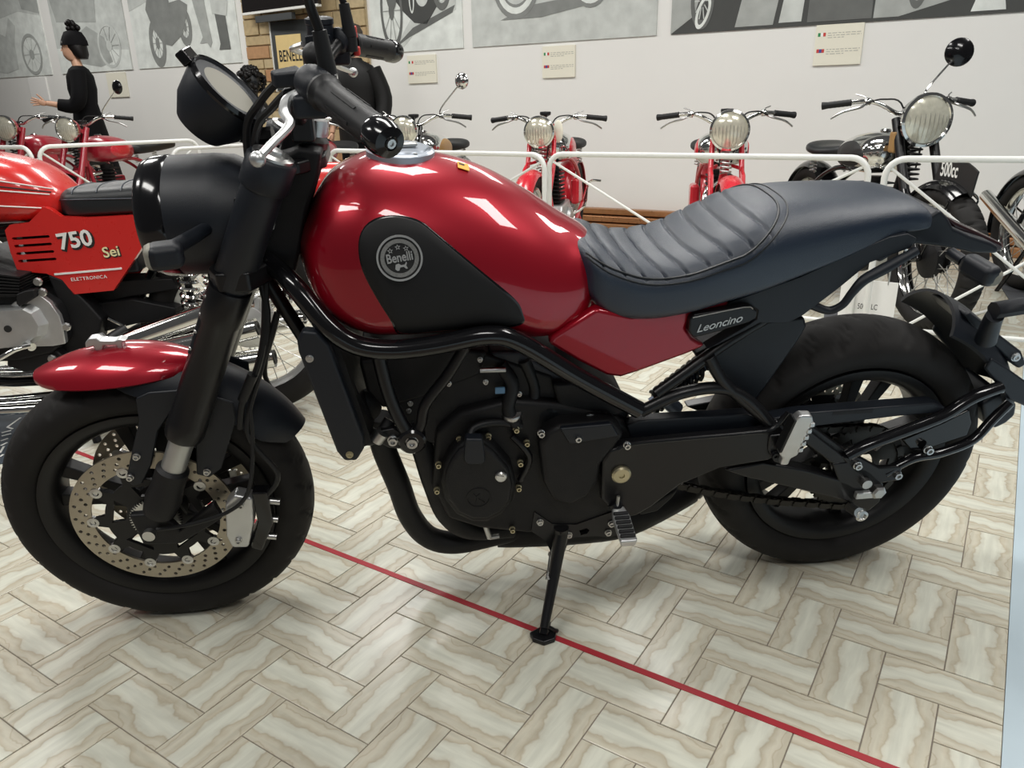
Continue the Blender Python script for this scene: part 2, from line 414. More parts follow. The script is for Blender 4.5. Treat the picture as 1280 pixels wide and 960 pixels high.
# brick pier set into the wall: every block a piece of its own
x0, x1 = WX(-6.24), WX(-4.56)
back = MB().box(V((x0+x1)/2, -.006, 1.7), x1-x0, .012, 3.3).build('mortar', mat('pale_mortar', (.50, .42, .29), .9, noise_amt=.2), wall, 0)
zz = .06; row = 0
while zz < 3.3:
    h = random.choice((.10, .13, .16, .19)); xx = x0+.004
    while xx < x1-.03:
        ln = min(random.uniform(.22, .46), x1-.004-xx)
        if x1-.004-xx-ln < .1: ln = x1-.004-xx
        d = random.uniform(.028, .045)
        MB().box(V(xx+ln/2, -d/2, zz+h/2), ln-.012, d, h-.012).build('brick', 'brick', wall, 0, bevel=.006, seg=1)
        xx += ln
    zz += h; row += 1
# wooden plinth boards along the foot of the wall
for i, (z, d, h, m_) in enumerate(((.035, .15, .07, 'wood'), (.105, .12, .05, 'copper'), (.165, .08, .05, 'wood'))):
    b = MB().box(V(-5.5, -d/2, z), 16, d, h).build('baseboard_back' if i == 0 else 'baseboard_rail', m_, None, 30, bevel=.008)
    b.matrix_world = WM; tag(b, ['lowest varnished wooden plinth board along the wall foot', 'copper brown rail lying on the plinth board', 'narrow upper varnished wooden board against the wall foot'][i], kind='structure')
# ---- things hung on the wall
def wthing(name, label, cat, s, z, group=None, out=0.0, yaw=0):
    return thing(name, label, cat, WM @ Matrix.Translation(V(s, -out, z)) @ Matrix.Rotation(yaw, 4, 'Z'), group)
def wflat(name, loops, thick, m, parent, out): return flat(name, loops, thick, m, parent, V(0, -out, 0), (1, 0, 0), (0, 0, 1))
def rect(x0, y0, x1, y1): return [(x0, y0), (x1, y0), (x1, y1), (x0, y1)]
PZ = 1.553
def poster(label, X0, X1, h, base):
    p = wthing('photo_poster', label, 'poster', WX(X0), PZ, 'large photo prints on the wall')
    w_ = WX(X1)-WX(X0)
    MB().box(V(w_/2, -.006, h/2), w_, .012, h).build('panel', base, p, 0)
    p['w'] = w_
    return p, w_
def ell(cx, cy, rx, ry, n=28, rot=0): return [(cx+rx*math.cos(2*PI*i/n)*math.cos(rot)-ry*math.sin(2*PI*i/n)*math.sin(rot), cy+rx*math.cos(2*PI*i/n)*math.sin(rot)+ry*math.sin(2*PI*i/n)*math.cos(rot)) for i in range(n)]
def ink(p, name, loops, m, lvl=1): return wflat(name, loops, .0012, m, p, .0122+.0012*lvl)
def photo_ground(base, hi, lo):
    return base
def spokes(cx, cy, rx, ry, n, t=.006):
    out = []
    for i in range(n):
        a = PI*i/n; c, s_ = math.cos(a), math.sin(a); nx, ny = -s_*t, c*t
        out.append([(cx+c*rx+nx, cy+s_*ry+ny), (cx-c*rx+nx, cy-s_*ry+ny), (cx-c*rx-nx, cy-s_*ry-ny), (cx+c*rx-nx, cy+s_*ry-ny)])
    return out
def print_wheel(p, cx, cy, rx, ry, m, t=.06, lvl=2, sp=None):
    ink(p, 'printed_wheel', [ell(cx, cy, rx, ry), ell(cx, cy, rx*(1-t/rx), ry*(1-t/rx))], m, lvl)
    if sp:
        for q in spokes(cx, cy, rx*.9, ry*.9, 5, .004): ink(p, 'printed_spoke', [q], sp, lvl-.5)
    ink(p, 'printed_hub', [ell(cx, cy, rx*.24, ry*.24)], m, lvl)
# 1: pale print, front wheel of a racing motorcycle
p, pw = poster('pale photo print with a slim motorcycle wheel behind the white notice', -11.6, -9.88, 1.05, 'g5')
ink(p, 'printed_background', [[(0, .62), (1.25, .78), (1.72, .70), (1.72, 1.05), (0, 1.05)]], 'g4', 1)
ink(p, 'printed_background', [[(1.35, .80), (1.72, .72), (1.72, 1.05), (1.3, 1.05)]], 'g3', 2)
ink(p, 'printed_machine', [[(.3, .1), (.7, .05), (1.0, .1), (1.02, .4), (1.12, .62), (1.0, .72), (.85, .5), (.5, .62), (.3, .5)]], 'g4', 2)
print_wheel(p, 1.37, .26, .22, .25, 'g3', .035, 3, 'g4')
# 2: pale print, machine seen side on
p, pw = poster('washed out photo print of a motorcycle behind the mannequin in black', -9.66, -8.22, 1.05, 'g4')
ink(p, 'printed_background', [[(0, .0), (1.44, .0), (1.44, .22), (0, .3)]], 'g5', 1)
ink(p, 'printed_background', [[(.1, .6), (.9, .55), (1.0, 1.05), (0, 1.05)]], 'g3', 1)
ink(p, 'printed_machine', [[(.35, .12), (.85, .05), (1.1, .1), (1.0, .38), (.7, .52), (.4, .4)]], 'g3', 2)
print_wheel(p, 1.08, .28, .22, .25, 'g4', .03, 3, 'g3')
# 3: motorcycle and two pairs of legs
p, pw = poster('photo print of an old motorcycle beside two standing men', -8.10, -6.34, 1.05, 'g5')
ink(p, 'printed_background', [[(0, .62), (.55, .75), (1.1, .70), (1.76, .85), (1.76, 1.05), (0, 1.05)]], 'g4', 1)
print_wheel(p, .42, .26, .14, .26, 'g2', .055, 2, 'g3')
print_wheel(p, .93, .40, .11, .20, 'g2', .05, 2, 'g3')
ink(p, 'printed_machine', [[(.38, .42), (.52, .25), (.66, .22), (.86, .32), (.98, .5), (1.02, .62), (.9, .68), (.72, .66), (.66, 1.05), (.38, 1.05), (.36, .75), (.30, .62)]], 'g2', 3)
ink(p, 'printed_headlamp', [ell(.42, .80, .045, .07)], 'g5', 4)
ink(p, 'printed_trousers', [[(1.05, 1.05), (1.12, .6), (1.2, .28), (1.14, .22), (1.26, .22), (1.30, .17), (1.34, .22), (1.30, .6), (1.32, 1.05)]], 'g3', 3)
ink(p, 'printed_coat', [[(1.36, 1.05), (1.40, .5), (1.62, .47), (1.66, .6), (1.60, 1.05)]], 'g4', 3)
ink(p, 'printed_trousers', [[(1.44, .5), (1.60, .47), (1.62, .14), (1.44, .14), (1.47, .2)]], 'g1', 4)
# 4: racing motorcycle
p, pw = poster('photo print of a spoked racing motorcycle beside the brick pier', -4.52, -3.47, 1.05, 'g5')
ink(p, 'printed_background', [[(0, .0), (.38, .04), (.6, .22), (.99, .32), (.99, .45), (.5, .3), (.28, .04)]], 'g4', 1)
print_wheel(p, .26, .36, .13, .34, 'g1', .025, 3, 'g3')
print_wheel(p, .84, .62, .12, .30, 'g1', .025, 3, 'g3')
ink(p, 'printed_machine', [[(.26, .5), (.40, .34), (.52, .24), (.66, .22), (.80, .38), (.84, .62), (.80, 1.05), (.2, 1.05), (.22, .7)]], 'g0', 2)
ink(p, 'printed_engine', [ell(.62, .48, .075, .11)], 'g4', 3); ink(p, 'printed_pipe', [ell(.50, .45, .03, .13), ell(.50, .45, .018, .11)], 'g5', 3)
ink(p, 'printed_drum', [ell(.27, .5, .06, .14)], 'g1', 4)
ink(p, 'printed_shadow', [[(.24, .02), (.45, .12), (.95, .30), (.98, .36), (.5, .2)]], 'g1', 2)
# 5: white tyred motorcycle on a road
p, pw = poster('photo print of a motorcycle with white tyres on a grey road', -3.37, -1.64, 1.05, 'g4')
ink(p, 'printed_road', [[(0, .42), (.6, .36), (1.73, .32), (1.73, .52), (0, .55)]], 'g2', 1)
ink(p, 'printed_fence', [[(0, .56), (1.73, .54), (1.73, 1.05), (0, 1.05)]], 'g3', 1)
ink(p, 'printed_shadow', [[(.30, .20), (.7, .20), (1.25, .28), (1.3, .36), (.6, .30)]], 'g2', 2)
print_wheel(p, .46, .50, .235, .30, 'g2', .09, 3, None)
ink(p, 'printed_tyre', [ell(.46, .50, .20, .26), ell(.46, .50, .155, .21)], 'g5', 4)
print_wheel(p, 1.16, .52, .20, .28, 'g2', .09, 3, None)
ink(p, 'printed_tyre', [ell(1.16, .52, .175, .25), ell(1.16, .52, .15, .22)], 'g5', 4)
ink(p, 'printed_machine', [[(.55, .55), (.70, .36), (1.0, .34), (1.1, .5), (1.0, .8), (.6, .9)]], 'g1', 4)
ink(p, 'printed_engine', [[(.62, .36), (.95, .34), (.9, .6), (.66, .62)]], 'g5', 5)
# 6: dark wide print
p, pw = poster('wide dark photo print of men and machines on a ramp', -1.52, 2.4, 1.05, 'g0')
ink(p, 'printed_floor', [[(0, 0), (.18, .12), (.3, .5), (0, .4)]], 'g3', 1)
print_wheel(p, .24, .22, .09, .20, 'g1', .03, 2, 'g4')
ink(p, 'printed_light', [ell(.25, .14, .05, .12, rot=-.3), ell(.25, .14, .03, .09, rot=-.3)], 'g5', 3)
ink(p, 'printed_plank', [[(.5, .02), (.78, .02), (.95, 1.05), (.72, 1.05)]], 'g3', 1)
ink(p, 'printed_plank', [[(.82, .03), (.98, .03), (1.05, 1.05), (.98, 1.05)]], 'g4', 1)
ink(p, 'printed_trousers', [[(1.02, .02), (1.45, .02), (1.42, 1.05), (1.05, 1.05)]], 'g1', 2)
ink(p, 'printed_plank', [[(1.46, .02), (1.62, .02), (2.0, .12), (1.95, 1.05), (1.48, 1.05)]], 'g3', 1)
ink(p, 'printed_wheel', [ell(1.72, .28, .07, .22), ell(1.72, .28, .045, .17)], 'g1', 2)
ink(p, 'printed_boot', [[(2.05, .02), (2.25, .02), (2.22, .16), (2.1, .2)]], 'g5', 2)
ink(p, 'printed_plank', [[(2.35, .02), (2.7, .02), (2.6, .4), (2.3, .5)]], 'g3', 2)
# framed print and notices
def notice(label, X0, X1, z0, z1, lines=True, m='card', yaw=0):
    c = wthing('wall_notice', label, 'notice', WX(X0), z0, 'notices under the prints', 0, yaw); ww = X1-X0; h = z1-z0
    MB().box(V(ww/2, -.008, h/2), ww, .016, h).build('board', m, c, 0)
    if lines:
        for k, (zf, cols) in enumerate(((.76, ('green', 'paper', 'redink')), (.36, ('redink', 'blueink', 'redink')))):
            for j, cm in enumerate(cols):
                wflat('flag_stripe', [rect(ww*(.05+.055*j), h*(zf-.045), ww*(.05+.055*(j+1)), h*(zf+.045))], .0012, cm, c, .0168)
            for r_ in range(3):
                xs = ww*.26
                z_ = h*(zf+.03-.055*r_)
                while xs < ww*(.95 if r_ < 2 else .6):
                    l_ = random.uniform(.012, .035); 
                    wflat('text_line', [rect(xs, z_-.0022, min(xs+l_, ww*.96), z_+.0022)], .001, 'inkgrey', c, .0166); xs += l_+.008
    return c
notice('small cream notice under the spoked racing motorcycle print', -4.11, -3.78, 1.27, 1.515)
notice('cream notice under the white tyred motorcycle print', -2.66, -2.35, 1.27, 1.522)
notice('cream notice under the wide dark print', -.43, -.11, 1.28, 1.55)
notice('blank bright white notice under the slim wheel print', -10.45, -10.05, 1.24, 1.53, False, 'paper')
notice('blank cream notice beside the mannequin in black', -8.75, -8.38, 1.25, 1.53, False)
notice('blank pale notice under the two standing men print', -7.25, -6.9, 1.27, 1.5, False, 'paint')
tv = wthing('wall_television', 'dark flat television with a white lower edge on the brick pier', 'television', WX(-6.08), 1.985, None, .10, math.radians(-4))
MB().box(V(.56, -.03, .36), 1.12, .05, .70).build('screen', 'screen', tv, 30, bevel=.006)
MB().box(V(.56, -.034, .012), 1.12, .05, .022).build('lower_edge', 'white', tv, 30)
MB().box(V(.56, .06, .2), .4, .12, .25).build('bracket', 'poster_frame', tv, 30)
MB().box(V(.45, -.02, -.05), .55, .05, .06).build('speaker_bar', 'poster_frame', tv, 30)
fp = wthing('framed_poster', 'dark framed yellow poster lettered BENELLI on the brick pier', 'poster', WX(-5.80), 1.28, None, .045)
MB().box(V(.38, -.012, .30), .76, .02, .66).build('frame', 'poster_frame', fp, 30, bevel=.004)
MB().box(V(-.008, -.014, .30), .012, .03, .68).build('frame_edge', 'white', fp, 30)
MB().box(V(.235, -.026, .30), .35, .006, .40).build('yellow_print', 'yellowposter', fp, 30)
text('lettering', 'BENELLI', .155, 'blackprint', fp, V(.085, -.0305, .25), (1, 0, 0), (0, 0, 1), .001, sx=.60, space=1.05, offset=.002)
text('lettering', 'B', .03, 'blackprint', fp, V(.22, -.0305, .13), (1, 0, 0), (0, 0, 1), .001)
# ================================================================== white tube barriers
def barrier(label, a, b, h=.8, group='white tube barriers in front of the old motorcycles', diag=True):
    a = V(a[0], a[1], 0); b = V(b[0], b[1], 0); d = (b-a); L = d.length; ang = math.atan2(d.y, d.x)
    t = thing('tube_barrier', label, 'barrier', Matrix.Translation(a) @ Matrix.Rotation(ang, 4, 'Z'), group)
    r = .0135; c = .075
    pts = [V(0, 0, .0)]+[V(c-c*math.cos(q), 0, h-r-c+c*math.sin(q)) for q in [PI/2*i/6 for i in range(7)]]+[V(L-c+c*math.sin(q), 0, h-r-c+c*math.cos(q)) for q in [PI/2*i/6 for i in range(7)]]+[V(L, 0, 0)]
    MB().tube(pts, r, 10).build('frame_tube', 'white', t)
    MB().cyl(V(0, 0, .09), V(L, 0, .09), .011).build('bottom_rail', 'white', t)
    if diag:
        MB().cyl(V(.012, 0, h-.045), V(L*.86, 0, .09), .0065, seg=8).build('brace_rod', 'white', t)
        MB().cyl(V(L-.012, 0, h-.045), V(L*.14, .016, .09), .0065, seg=8).build('brace_rod', 'white', t)
    for x in (0, L): MB().tube([V(x, -.12, .012), V(x, .12, .012)], .012, 8).build('foot', 'white', t)
    return t
BH = .822
def bxy(px, py, h): p_ = fl(px, py, h-.0135); return (p_.x, p_.y)
barrier('white tube barrier in front of the red motorcycle with the oval badge', bxy(411, 188, BH), bxy(680.5, 193.5, BH), BH)
barrier('white tube barrier in front of the red motorcycle with the large lamp', bxy(686.5, 192.5, BH), bxy(1088, 197.5, BH), BH)
c0, c1 = Vector(bxy(1109, 198.5, BH)), Vector(bxy(1280, 199.5, BH)); c1 = c0+(c1-c0).normalized()*1.05
barrier('white tube barrier with its end beside the 500cc plate', tuple(c0), tuple(c1), BH)
bb = .872
barrier('white tube barrier end rising behind the red tank of the 750', tuple(Vector(bxy(37, 184, bb))+Vector((-1.45, -.35))), bxy(37, 184, bb), bb)
barrier('white tube barrier slanting past the red 250cc motorcycle', tuple(fl(46, 181, bb)[:2]), tuple(fl(246, 172.5, bb)[:2]), bb)
barrier('white tube barrier seen between the headlamp and the tail of the red 250', tuple(fl(213, 184, .83)[:2]), tuple(fl(330, 178, .83)[:2]), .83)
# information sign hung behind the posts
def on_y(px, py, Y): d = ray(px, py); return CAM+d*((Y-CAM.y)/d.y)
q0 = on_y(1046, 402, c0.y+.05)
s_ = thing('sign_panel', 'white information panel reading 500 behind the barrier posts', 'sign', Matrix.Translation(V(q0.x, q0.y, q0.z)))
MB().box(V(.115, 0, .08), .23, .006, .245).build('board', 'paper', s_, 0)
text('lettering', '500', .036, 'blackprint', s_, V(.078, -.0036, .072), (1, 0, 0), (0, 0, 1), .0006, sx=.62)
text('lettering', 'LC', .036, 'blackprint', s_, V(.134, -.0036, .074), (1, 0, 0), (0, 0, 1), .0006, sx=.62)
MB().cyl(V(.19, 0, .19), V(.19, 0, .26), .004).build('hook', 'steel', s_)
# floor mats and rod
q = [fl(1243, 347), fl(1330, 352), fl(1330, 392), fl(1262, 376)]
tag(MB().prism([V(p_.x, p_.y, .0) for p_ in q], V(0, 0, .006)).build('floor_mat', 'mat', None, 0), 'dark grey ribbed floor mat near the wall plinth', 'mat')
q = [fl(1030, 393), fl(1078, 388), fl(1084, 402), fl(1030, 410)]
tag(MB().prism([V(p_.x, p_.y, .0) for p_ in q], V(0, 0, .006)).build('floor_mat', 'mat', None, 0), 'dark grey mat under the white information panel', 'mat')
a, b = fl(1155, 413), fl(1281, 376)
tag(MB().cyl(V(a.x, a.y, .006), V(*(b+(b-a)*.5)[:2], .006), .008, seg=8).build('floor_rod', 'white', None), 'thin white rod lying on the floor by the black front wheel', 'rod')
q = [fl(-60, 519), fl(34, 518), fl(20, 578), fl(-80, 590)]
nm = thing('floor_sign', 'navy floor sign with white lettering behind the front tyre', 'sign', Matrix.Translation(V(0, 0, 0)))
MB().prism([V(p_.x, p_.y, .0) for p_ in q], V(0, 0, .004)).build('board', 'navy', nm, 0)
for (xa, ya, xb, yb) in ((9, 534, 26, 522), (9, 534, 16, 536), (2, 541, 14, 538), (2, 545, 14, 542), (1, 551, 10, 548), (1, 557, 9, 553), (0, 566, 5, 558), (0, 571, 4, 568)):
    A, Bq = fl(xa, ya, .0045), fl(xb, yb, .0045); MB().beam(A, Bq, .007, .001, (Bq-A).cross(V(0, 0, 1))).build('letter_stroke', 'whiteprint', nm, 0)
# ================================================================== wheels
def tyre(R, wd, h, seg=300, n=28, grooves=0, depth=.003, slant=.9, phase=0):
    """returns rings for a tyre centred on the origin, axis y"""
    rings = []
    for i in range(seg):
        th = 2*PI*i/seg; ring = []
        for j in range(n):
            ph = math.radians(-145+290*j/(n-1)); c = math.cos(ph)
            rr = (R-h*.5)+h*.5*math.copysign(abs(c)**.9, c); ll = wd/2*math.sin(ph)
            if grooves:
                u = (th*grooves/(2*PI)+slant*abs(math.sin(ph))+(.5 if ph < 0 else 0)+phase) % 1
                if u < .17 and .12 < abs(math.sin(ph)) < .93 and abs(ph) < 1.5: rr -= depth
            ring.append(V(rr*math.cos(th), ll, rr*math.sin(th)))
        rings.append(ring)
    return rings
def cast_wheel(root, name, cx, cz, R, wd, h, rimr, rimw, spokes_n, label=None, rot=0, grooves=26):
    """cast spoke wheel as one part of a motorcycle with tyre, rim, spokes, hub below it"""
    T = Matrix.Translation(V(cx, 0, cz))
    def put(mb): mb.v = [tuple(T @ Vector(v)) for v in mb.v]; return mb
    ty = put(MB().loft(tyre(R, wd, h, grooves=grooves, seg=416, depth=.0045), False, False, True)).build(name, 'rubber', root, 60)
    ro = R-h+.006
    prof = [(ro+.004, -rimw/2), (ro+.006, -rimw/2+.008), (ro-.012, -rimw/2+.014), (ro-.018, 0), (ro-.012, rimw/2-.014), (ro+.006, rimw/2-.008), (ro+.004, rimw/2),
            (ro-.010, rimw/2-.001), (ro-.022, rimw/2-.008), (rimr, rimw/2-.022), (rimr, -rimw/2+.022), (ro-.022, -rimw/2+.008), (ro-.010, -rimw/2+.001)]
    rim = put(MB().lathe(prof, V(0, 0, 0), (0, 1, 0), 72, True)).build('rim', 'rim', ty, 40)
    for i in range(spokes_n):
        a = rot+2*PI*(i//2)/(spokes_n/2)+(.19 if i % 2 else -.19)
        d0 = V(math.cos(a*1.0), 0, math.sin(a)); c0 = rot+2*PI*(i//2)/(spokes_n/2); b0 = V(math.cos(c0+(.07 if i % 2 else -.07)*3), 0, math.sin(c0+(.07 if i % 2 else -.07)*3))*.045
        p0 = b0; p1 = d0*(rimr+.004); dr = (p1-p0).normalized(); t = dr.cross(V(0, 1, 0))
        rg = lambda p, w_, y_: [p+t*w_+V(0, y_, 0), p-t*w_+V(0, y_, 0), p-t*w_*.7-V(0, y_, 0), p+t*w_*.7-V(0, y_, 0)]
        put(MB().loft([rg(p0, .014, .022), rg(p0.lerp(p1, .5), .0105, .016), rg(p1, .015, .018)])).build('spoke', 'rim', ty, 30, bevel=.003)
    put(MB().lathe([(.0, -.05), (.034, -.05), (.036, -.03), (.05, -.024), (.05, .024), (.036, .03), (.034, .05), (.0, .05)], V(0, 0, 0), (0, 1, 0), 32)).build('hub', 'rim', ty)
    return ty
# ================================================================== the red roadster in front
BF = Frame((0.704736, 0.826582, 0), -2.450895, 0.181456)
B = BF.at
WB, RF, RR = 1.4561, .300, .312
bike = thing('motorcycle', 'red and black roadster motorcycle leaning on its side stand across the tape line', 'motorcycle', BF.m)
def part(mb, name, m, ang=38, bevel=0, par=None, sub=0, lab=None):
    o = mb.build(name, m, par or bike, ang, bevel, sub)
    if lab: o['label'] = lab
    return o
def prism_px(pts, y0, y1): return MB().prism([B(x, z, y1) for x, z in pts], V(0, y0-y1, 0))
def bolt(P, r, par, m='steel', d=.008, ax=(0, 1, 0)):
    ax = Vector(ax).normalized()
    return part(MB().lathe([(r*1.25, 0), (r*1.25, d*.3), (r, d*.35), (r, d), (r*.55, d), (r*.5, d*.6), (0, d*.6)], P, ax, 12), 'bolt', m, par=par)
fw = cast_wheel(bike, 'front_wheel', WB, RF, RF, .120, .084, .192, .095, 10, rot=.3)
rw = cast_wheel(bike, 'rear_wheel', 0, RR, RR, .160, .097, .190, .125, 10, rot=.55)
# ---- front brakes
def brake_disc(cx, cz, y, R, Ri, par, nb=10, col='disc', holes=30, rot=0):
    th = .005
    loops = [circ(R, 96), circ(Ri, 96)]
    for k in range(holes):
        a = 2*PI*k/holes+rot
        for q, rr in enumerate((Ri+.010, (R+Ri)/2, R-.009)):
            aa = a+(q-1)*.07
            loops.append(circ(.0038, 8, rr*math.cos(aa), rr*math.sin(aa)))
    d = flat('brake_disc', loops, th, col, par, V(cx, y, cz), (1, 0, 0), (0, 0, 1)); d['label'] = 'drilled steel brake disc'
    # black carrier
    lo = []
    for k in range(nb*8):
        a = 2*PI*k/(nb*8); q = (k % 8); rr = Ri-.004 if q in (0, 1, 7) else Ri-.026
        lo.append((rr*math.cos(a+rot), rr*math.sin(a+rot)))
    inner = [circ(.045, 32)]
    for k in range(5):
        a = 2*PI*k/5+.3; inner.append([(rr*math.cos(a+t_), rr*math.sin(a+t_)) for rr, t_ in ((.058, -.30), (.058, .30), (.085, .34), (.085, -.34))])
    flat('disc_carrier', [lo]+inner, .008, 'rim', d, V(cx, y, cz), (1, 0, 0), (0, 0, 1))
    for k in range(nb):
        a = 2*PI*k/nb+rot; sgn = 1 if y > 0 else -1
        P = V(cx+(Ri-.001)*math.cos(a), y, cz+(Ri-.001)*math.sin(a))
        MB().lathe([(.0115, -.004), (.0115, .0045), (.006, .005), (.0055, .003), (0, .003)], P, (0, sgn, 0), 14).build('rivet', 'steel', d)
    return d
brake_disc(WB, RF, .066, .160, .121, fw); brake_disc(WB, RF, -.066, .160, .121, fw)
brake_disc(0, RR, -.085, .120, .082, rw, 6)
# toothed wheel speed ring
lo = []
for k in range(96): rr = .050 if k % 2 else .042; lo.append((rr*math.cos(2*PI*k/96), rr*math.sin(2*PI*k/96)))
flat('sensor_ring', [lo, circ(.030, 24)], .003, 'steel', fw, V(WB, .073, RF), (1, 0, 0), (0, 0, 1))
# ---- fork: axis found from the clamp down to the axle lug
ftop = V(1.1235, 0, .999); fbot = V(1.417, 0, .375); fd = (ftop-fbot).normalized()
def fp_(t, y): p = ftop.lerp(fbot, t); return V(p.x, y, p.z)
for s in (1, -1):
    y = .103*s
    leg = part(MB().lathe([(.0335, .0), (.0335, .215), (.030, .22), (.030, .24)], fp_(0, y), -fd, 28), 'fork_leg', 'plastic')
    part(MB().lathe([(.0350, .222), (.0362, .228), (.0362, .285), (.0335, .29), (.0335, .495), (.0350, .50), (.0350, .53), (.0325, .538), (.0225, .538)], fp_(0, y), -fd, 28), 'fork_outer_tube', 'frameblk', par=leg)
    part(MB().cyl(fp_(0, y)-fd*.51, fp_(0, y)-fd*.645, .0225, seg=24), 'fork_slider', 'fork', par=leg)
    lug = part(MB().lathe([(.024, .612), (.030, .618), (.030, .66), (.034, .69), (.030, .725), (.012, .74)], fp_(0, y), -fd, 24), 'axle_lug', 'engine', par=leg)
    part(MB().prism([V(WB+.03, y*.93, RF+.045), V(WB-.03, y*.93, RF+.045), V(WB-.055, y*.93, RF+.0), V(WB-.13, y*.93, RF+.06), V(WB-.14, y*.93, RF+.02), V(WB-.05, y*.93, RF-.035), V(WB+.02, y*.93, RF-.03)], V(0, .018*s, 0)), 'caliper_mount', 'engine', par=leg, bevel=.005)
    part(MB().lathe([(.036, -.012), (.039, -.008), (.039, .035), (.036, .04)], fp_(0, y), -fd, 28), 'upper_clamp_ring', 'plastic', par=leg)
    part(MB().lathe([(.032, -.004), (.032, .006), (.024, .009), (.022, .002), (0, .002)], fp_(0, y)+fd*.011, fd, 28), 'fork_cap', 'steel', par=leg)
    part(MB().lathe([(.013, 0), (.013, .012), (.010, .014), (0, .014)], fp_(0, y)+fd*.012, fd, 6), 'adjuster_nut', 'alu', par=leg)
    part(MB().tube([fp_(.32, y)+V(.032, .012*s, .0), fp_(.50, y)+V(.032, .012*s, 0)], .005), 'fork_guard_strip', 'plastic', par=leg)
    for k in range(4): part(MB().ball(fp_(.335+.05*k, y)+V(.034, .014*s, .0), .004, seg=8, rg=5), 'guard_rivet', 'steel', par=leg)
# axle
part(MB().cyl(V(WB, -.125, RF), V(WB, .125, RF), .012), 'front_axle', 'steel')
# calipers
for s in (1, -1):
    c0 = V(WB-.168, .085*s, RF+.012); rot = Matrix.Rotation(-.22, 3, 'Y')
    cal = part(MB().prism([c0+rot @ V(a_, 0, b_) for a_, b_ in ((-.024, .062), (.010, .066), (.026, .04), (.02, -.04), (.008, -.068), (-.024, -.064), (-.030, 0))], V(0, .032*s, 0)), 'brake_caliper', 'alu', bevel=.006)
    part(MB().prism([c0+rot @ V(a_, -.002*s, b_) for a_, b_ in ((-.05, .075), (-.02, .07), (-.036, .0), (-.028, -.07), (-.05, -.075), (-.066, 0))], V(0, .028*s, 0)), 'caliper_bridge', 'gloss', bevel=.004, par=cal)
    for q in (.045, 0, -.045): part(MB().cyl(c0+rot @ V(-.074, .012*s, q), c0+rot @ V(-.045, .012*s, q), .007, seg=10), 'caliper_pin', 'steel', par=cal)
    bolt(c0+rot @ V(-.004, .032*s, .045), .006, cal, ax=(0, s, 0)); bolt(c0+rot @ V(-.004, .032*s, -.045), .006, cal, ax=(0, s, 0))
    part(MB().tube([c0+V(-.05, .02*s, .04), c0+V(-.09, .02*s, .10), c0+V(-.05, .02*s, .20), c0+V(-.09, .0*s, .32), c0+V(-.13, -.02*s, .42)], .0052, 8, sm=6), 'brake_hose', 'hose', par=cal)
if True:
    part(MB().tube([B(196, 662, .12), B(240, 655, .12), B(285, 640, .125), B(310, 615, .125), B(316, 560, .11), B(312, 510, .10)], .004, 8, sm=6), 'speed_sensor_cable', 'hose')
# ---- front mudguard
def guard(cx, cz, R, a0, a1, hw, drop, n=30, m=13, th=.004, taper=None):
    rings = []
    for i in range(n+1):
        f = i/n; a = math.radians(a0+(a1-a0)*f); k = taper(f) if taper else 1
        out = []; inn = []
        for j in range(m):
            q = -1+2*j/(m-1); y = hw*k*math.sin(q*1.25)/math.sin(1.25); rr = R-drop*k*(1-math.cos(q*1.25))/(1-math.cos(1.25))
            out.append(V(cx+rr*math.cos(a), y, cz+rr*math.sin(a))); inn.append(V(cx+(rr-th)*math.cos(a), y*(1-th/hw), cz+(rr-th)*math.sin(a)))
        rings.append(out+inn[::-1])
    return MB().loft(rings)
tp_ = lambda f: .62+.38*min(1, math.sin(min(1, f*5)*PI/2))*min(1, math.sin(min(1, (1-f)*6)*PI/2)) if 0 < f < 1 else .62
mg = part(guard(WB, RF, .345, 84, 152, .073, .062, taper=tp_), 'front_mudguard', 'plastic')
part(guard(WB, RF, .352, 62, 113, .078, .046, taper=lambda f: (math.sin(PI*min(1, max(.02, f*.96+.03)))**.45)), 'red_mudguard_tip', 'candy', par=mg, ang=60)
for s in (1, -1):
    fo = [(186, 490), (231, 486), (222, 503), (198, 538), (190, 580), (178, 604), (166, 606), (158, 598), (166, 560), (174, 526), (170, 497)]
    part(MB().prism([V(p_.x, .076*s, p_.z) for p_ in [B(x, z, .078) for x, z in fo]], V(0, .006*s, 0)), 'mudguard_stay', 'plastic', par=mg, bevel=.003)
    fo = [(244, 488), (292, 502), (295, 524), (277, 585), (262, 596), (246, 592), (244, 540)]
    part(MB().prism([V(p_.x, .076*s, p_.z) for p_ in [B(x, z, .078) for x, z in fo]], V(0, .006*s, 0)), 'mudguard_stay', 'plastic', par=mg, bevel=.003)
    for p_ in (B(163, 596, .082), B(171, 570, .082), B(259, 589, .082)): bolt(V(p_.x, .082*s, p_.z), .0055, mg, ax=(0, s, 0))
# small cast animal figure on the mudguard tip
part(MB().prism([V(WB+a_, .010, .645+b_) for a_, b_ in ((.062, .008), (.060, .020), (.052, .028), (.040, .029), (.034, .023), (.010, .021), (.0, .024), (-.012, .020), (-.004, .017), (-.002, .004), (.006, .004), (.008, .012), (.030, .012), (.034, .002), (.046, .002), (.048, .012))], V(0, -.020, 0)), 'mudguard_ornament', 'alu', par=mg, bevel=.004)
